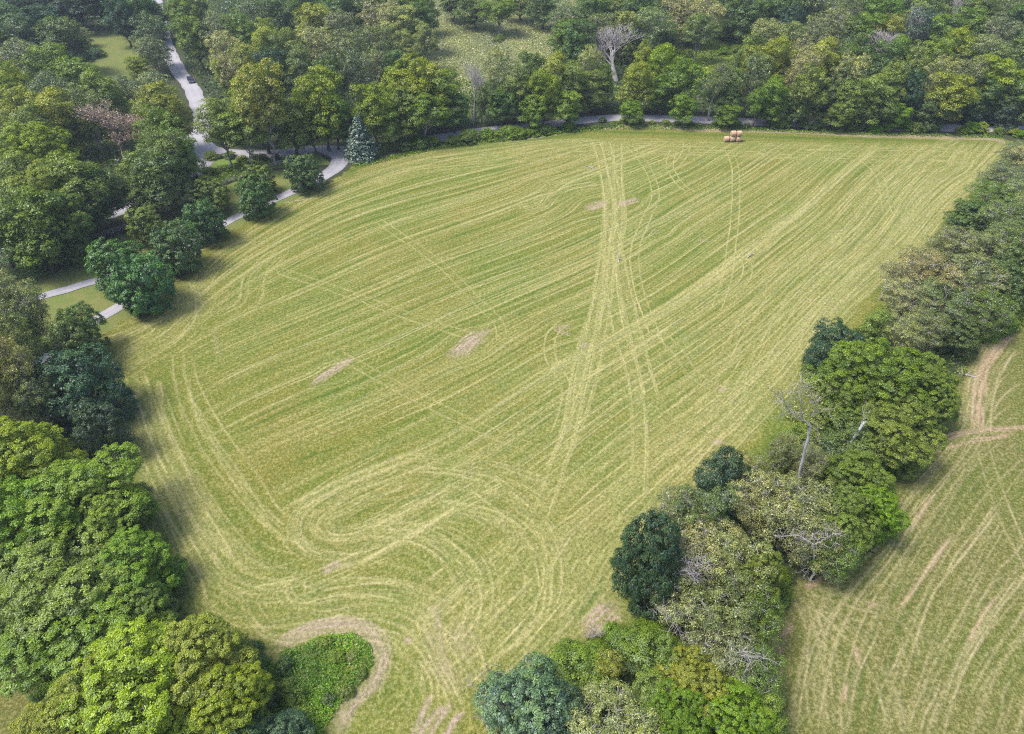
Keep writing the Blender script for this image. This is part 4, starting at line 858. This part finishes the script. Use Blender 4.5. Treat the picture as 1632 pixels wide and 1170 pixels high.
# ------------------------------------------------------------------ car
M_PAINT = plain_mat('navy_paint', (.012, .016, .035), .25, (.014, .018, .04), 2, coat=.8, spec=.5); M_GLASS = plain_mat('car_glass', (.01, .012, .016), .08, (.012, .014, .02), 1, spec=.8)
M_TYRE = plain_mat('tyre_rubber', (.02, .02, .02), .9); M_RIM = plain_mat('alloy_rim', (.5, .5, .52), .35, metal=.8); M_LAMP = plain_mat('lamp_lens', (.75, .75, .78), .15); M_RED = plain_mat('tail_lens', (.35, .02, .02), .2); M_CHROME = plain_mat('trim_chrome', (.6, .6, .62), .2, metal=1)
def loft(name, secs, mat, parent, smooth=True):
    m = MB(); n = len(secs[0]); V = [p for s in secs for p in s]; F = []
    for i in range(len(secs)-1):
        for k in range(n): F.append((i*n+k, i*n+(k+1) % n, (i+1)*n+(k+1) % n, (i+1)*n+k))
    F.append(tuple(range(n))[::-1]); F.append(tuple((len(secs)-1)*n+k for k in range(n))); m.add(V, F)
    return m.build(name, mat, parent, False)
def rsec(y, w, z0, z1, c=.12, tw=1.0):
    w /= 2; return [(-w+c, y, z0), (w-c, y, z0), (w, y, z0+c), (w, y, (z0+z1)/2), (w*tw, y, z1-c), (w*tw-c, y, z1), (-w*tw+c, y, z1), (-w*tw, y, z1-c), (-w, y, (z0+z1)/2), (-w, y, z0+c)]
cp = at(303, 130); cd = at(318, 165)-at(290, 118); car = empty('sedan_car', (cp[0]+.4, cp[1], .09), math.atan2(cd[1], cd[0])+pi/2)
car.scale = (1.12, 1.12, 1.12); tag(car, 'dark navy sedan driving down the pale road at the upper left', 'car')
loft('body', [rsec(-2.32, 1.45, .32, .62), rsec(-2.2, 1.72, .25, .72), rsec(-1.7, 1.84, .22, .80), rsec(-.9, 1.86, .2, .90), rsec(.9, 1.86, .2, .95), rsec(1.7, 1.84, .22, .98), rsec(2.2, 1.72, .28, .95), rsec(2.34, 1.5, .38, .85)], M_PAINT, car)
loft('cabin', [rsec(-1.05, 1.5, .88, .96, .04), rsec(-.45, 1.5, .88, 1.30, .06, .84), rsec(.0, 1.52, .88, 1.37, .06, .8), rsec(.85, 1.52, .9, 1.35, .06, .8), rsec(1.7, 1.45, .94, 1.0, .03, .9)], M_GLASS, car)
loft('roof', [rsec(-.36, 1.14, 1.30, 1.375, .03), rsec(0, 1.2, 1.34, 1.43, .03), rsec(.7, 1.2, 1.33, 1.42, .03), rsec(.98, 1.1, 1.26, 1.335, .03)], M_PAINT, car)
wm = MB(); a_ = np.linspace(0, 2*pi, 25)[:-1]; ty = MB(); ty.add([(x, .33*cos(t), .33*sin(t)) for x in (-.1, .1) for t in a_], [(k, (k+1) % 24, 24+(k+1) % 24, 24+k) for k in range(24)]+[tuple(range(24))[::-1], tuple(range(24, 48))]); tm_ = ty.mesh('wheel', M_TYRE)
rm = MB(); rm.add([(x, .21*cos(t), .21*sin(t)) for x in (-.115, .115) for t in a_], [(k, (k+1) % 24, 24+(k+1) % 24, 24+k) for k in range(24)]+[tuple(range(24))[::-1], tuple(range(24, 48))]); rm_ = rm.mesh('rim', M_RIM)
for sx in (-.84, .84):
    for sy in (-1.42, 1.4):
        w = link('wheel', tm_, car); w.location = (sx, sy, .33); link('rim', rm_, w)
for sx in (-.62, .62):
    m = MB(); m.box((sx, -2.27, .6), (.34, .1, .13), 0, .8); m.build('headlight', M_LAMP, car)
    m = MB(); m.box((sx, 2.29, .8), (.36, .1, .13), 0, .85); m.build('tail_light', M_RED, car)
    m = MB(); m.box((sx*1.55, -.72, .98), (.2, .12, .14), 0, .8); m.build('wing_mirror', M_PAINT, car)
m = MB(); m.box((0, -2.335, .47), (.9, .05, .14)); m.build('grille', M_CHROME, car)

# ------------------------------------------------------------------ utility pole and wire
M_POLE = plain_mat('pole_wood', (.40, .37, .35), .9, (.28, .25, .24), 4, .3, stretch=(1, 1, .2)); M_WIRE = plain_mat('wire', (.12, .12, .13), .6)
pb = at(1129, 193); pole = empty('utility_pole', (pb[0], pb[1], 0)); tag(pole, 'slim grey wooden utility pole beside the far lane', 'utility pole')
m = MB(); m.tube([(0, 0, -.2), (.05, 0, 4), (.14, 0, 10.5)], [.17, .15, .11], 10); m.build('pole', M_POLE, pole, True)
m = MB(); m.box((.15, 0, 10.55), (.26, .26, .12), 0, .6); m.tube([(.15, 0, 10.6), (.15, 0, 10.85)], .04, 6); m.build('insulator', M_CHROME, pole)
m = MB(); m.tube([(.1, -.2, 8.2), (.12, -.2, 8.9)], .16, 8); m.build('transformer', M_POLE, pole, True)
e2 = at(720, 208); A = np.array([pb[0]+.15, pb[1], 10.85]); B = np.array([e2[0], e2[1]+4, 10]); t = np.linspace(0, 1, 30)[:, None]; W = A*(1-t)+B*t; W[:, 2] -= 4*1.6*(t*(1-t))[:, 0]
m = MB(); m.tube(W, .03, 4); tag(m.build('utility_wire', M_WIRE), 'thin overhead wire sagging above the far lane from the grey pole', 'wire')

# fallen limbs in the field
def limb(px, py, L_, seed, lab):
    r = np.random.default_rng(seed); p = at(px, py); a = r.uniform(0, 3); m = MB(); d = np.array([cos(a), sin(a), 0])
    base = np.array([0, 0, .18]); m.tube([base-d*L_/2, base+[0, .1, .1], base+d*L_/2], [.14, .1, .04], 6)
    for k in range(5):
        q = base+d*L_*r.uniform(-.3, .5); e = q+np.array([*r.normal(size=2)*L_*.25, abs(r.normal())*.5+.2]); m.tube([q, (q+e)/2+r.normal(size=3)*.08, e], [.06, .04, .02], 4)
    o = m.build('fallen_branch', M_DEAD); o.location = (p[0], p[1], .02); tag(o, lab, 'branch', 'fallen branches')
limb(985, 414, 3.2, 1, 'pale fallen branch lying in the middle of the tyre tracks')
limb(1196, 408, 2.6, 2, 'short white fallen branch right of the paired tracks')
limb(1318, 602, 3.5, 3, 'fallen branch poking out of the right hedge at the field')
limb(1540, 600, 3.0, 4, 'grey fallen branch on the soil beside the pasture track')
limb(940, 268, 2.5, 5, 'little broken branch near the top of the field')

# ------------------------------------------------------------------ air
hz = bpy.data.meshes.new('haze'); bx0, bx1, by0, by1, bz0, bz1 = -420, 420, -40, 620, -1, 84
hz.from_pydata([(x, y, z) for z in (bz0, bz1) for x, y in ((bx0, by0), (bx1, by0), (bx1, by1), (bx0, by1))], [], [(3, 2, 1, 0), (4, 5, 6, 7), (0, 1, 5, 4), (1, 2, 6, 5), (2, 3, 7, 6), (3, 0, 4, 7)])
m, nt, out = newmat('air_haze'); v = nt.nodes.new('ShaderNodeVolumePrincipled'); v.inputs['Color'].default_value = (.72, .82, 1, 1); v.inputs['Density'].default_value = HAZE = .00018; v.inputs['Anisotropy'].default_value = .2
nt.links.new(v.outputs[0], out.inputs['Volume']); hz.materials.append(m); tag(link('haze', hz), 'thin bluish haze over the whole view', 'haze', kind='stuff')

# ------------------------------------------------------------------ light, sky, camera
SUN_EL, SUN_AZ = radians(62), radians(-100)          # azimuth measured clockwise from +Y (view direction): sun to the left, slightly ahead
w = bpy.data.worlds.new('World'); sc.world = w; w.use_nodes = True; nt = w.node_tree
sky = nt.nodes.new('ShaderNodeTexSky'); sky.sky_type = 'NISHITA'; sky.sun_disc = False; sky.sun_elevation = SUN_EL; sky.sun_rotation = SUN_AZ; sky.air_density = 1.0; sky.dust_density = 3.0
nt.links.new(sky.outputs[0], nt.nodes['Background'].inputs[0]); nt.nodes['Background'].inputs[1].default_value = .145
ld = bpy.data.lights.new('sun', 'SUN'); ld.energy = 2.2; ld.angle = radians(20); ld.color = (1, .965, .90); lo = bpy.data.objects.new('sun', ld); COL.objects.link(lo)
sd = Vector((sin(SUN_AZ)*cos(SUN_EL), cos(SUN_AZ)*cos(SUN_EL), sin(SUN_EL))); lo.rotation_euler = sd.to_track_quat('Z', 'Y').to_euler()
cam = bpy.data.cameras.new('camera'); cam.sensor_width = 36; cam.lens = 36*FPX/1632; cam.clip_start = .5; cam.clip_end = 9000
co = bpy.data.objects.new('camera', cam); COL.objects.link(co); co.location = (0, 0, HC); co.rotation_euler = (pi/2-PIT, 0, 0); sc.camera = co
sc.view_settings.view_transform = 'Standard'; sc.view_settings.look = 'None'; sc.view_settings.exposure = 1.08; sc.view_settings.gamma = 1
sc.render.engine = 'CYCLES'; cy = sc.cycles; cy.max_bounces = 5; cy.diffuse_bounces = 3; cy.glossy_bounces = 2; cy.transmission_bounces = 4; cy.volume_bounces = 0; cy.transparent_max_bounces = 6; cy.use_denoising = False; cy.pixel_filter_type = 'BLACKMAN_HARRIS'; cy.filter_width = 1.1
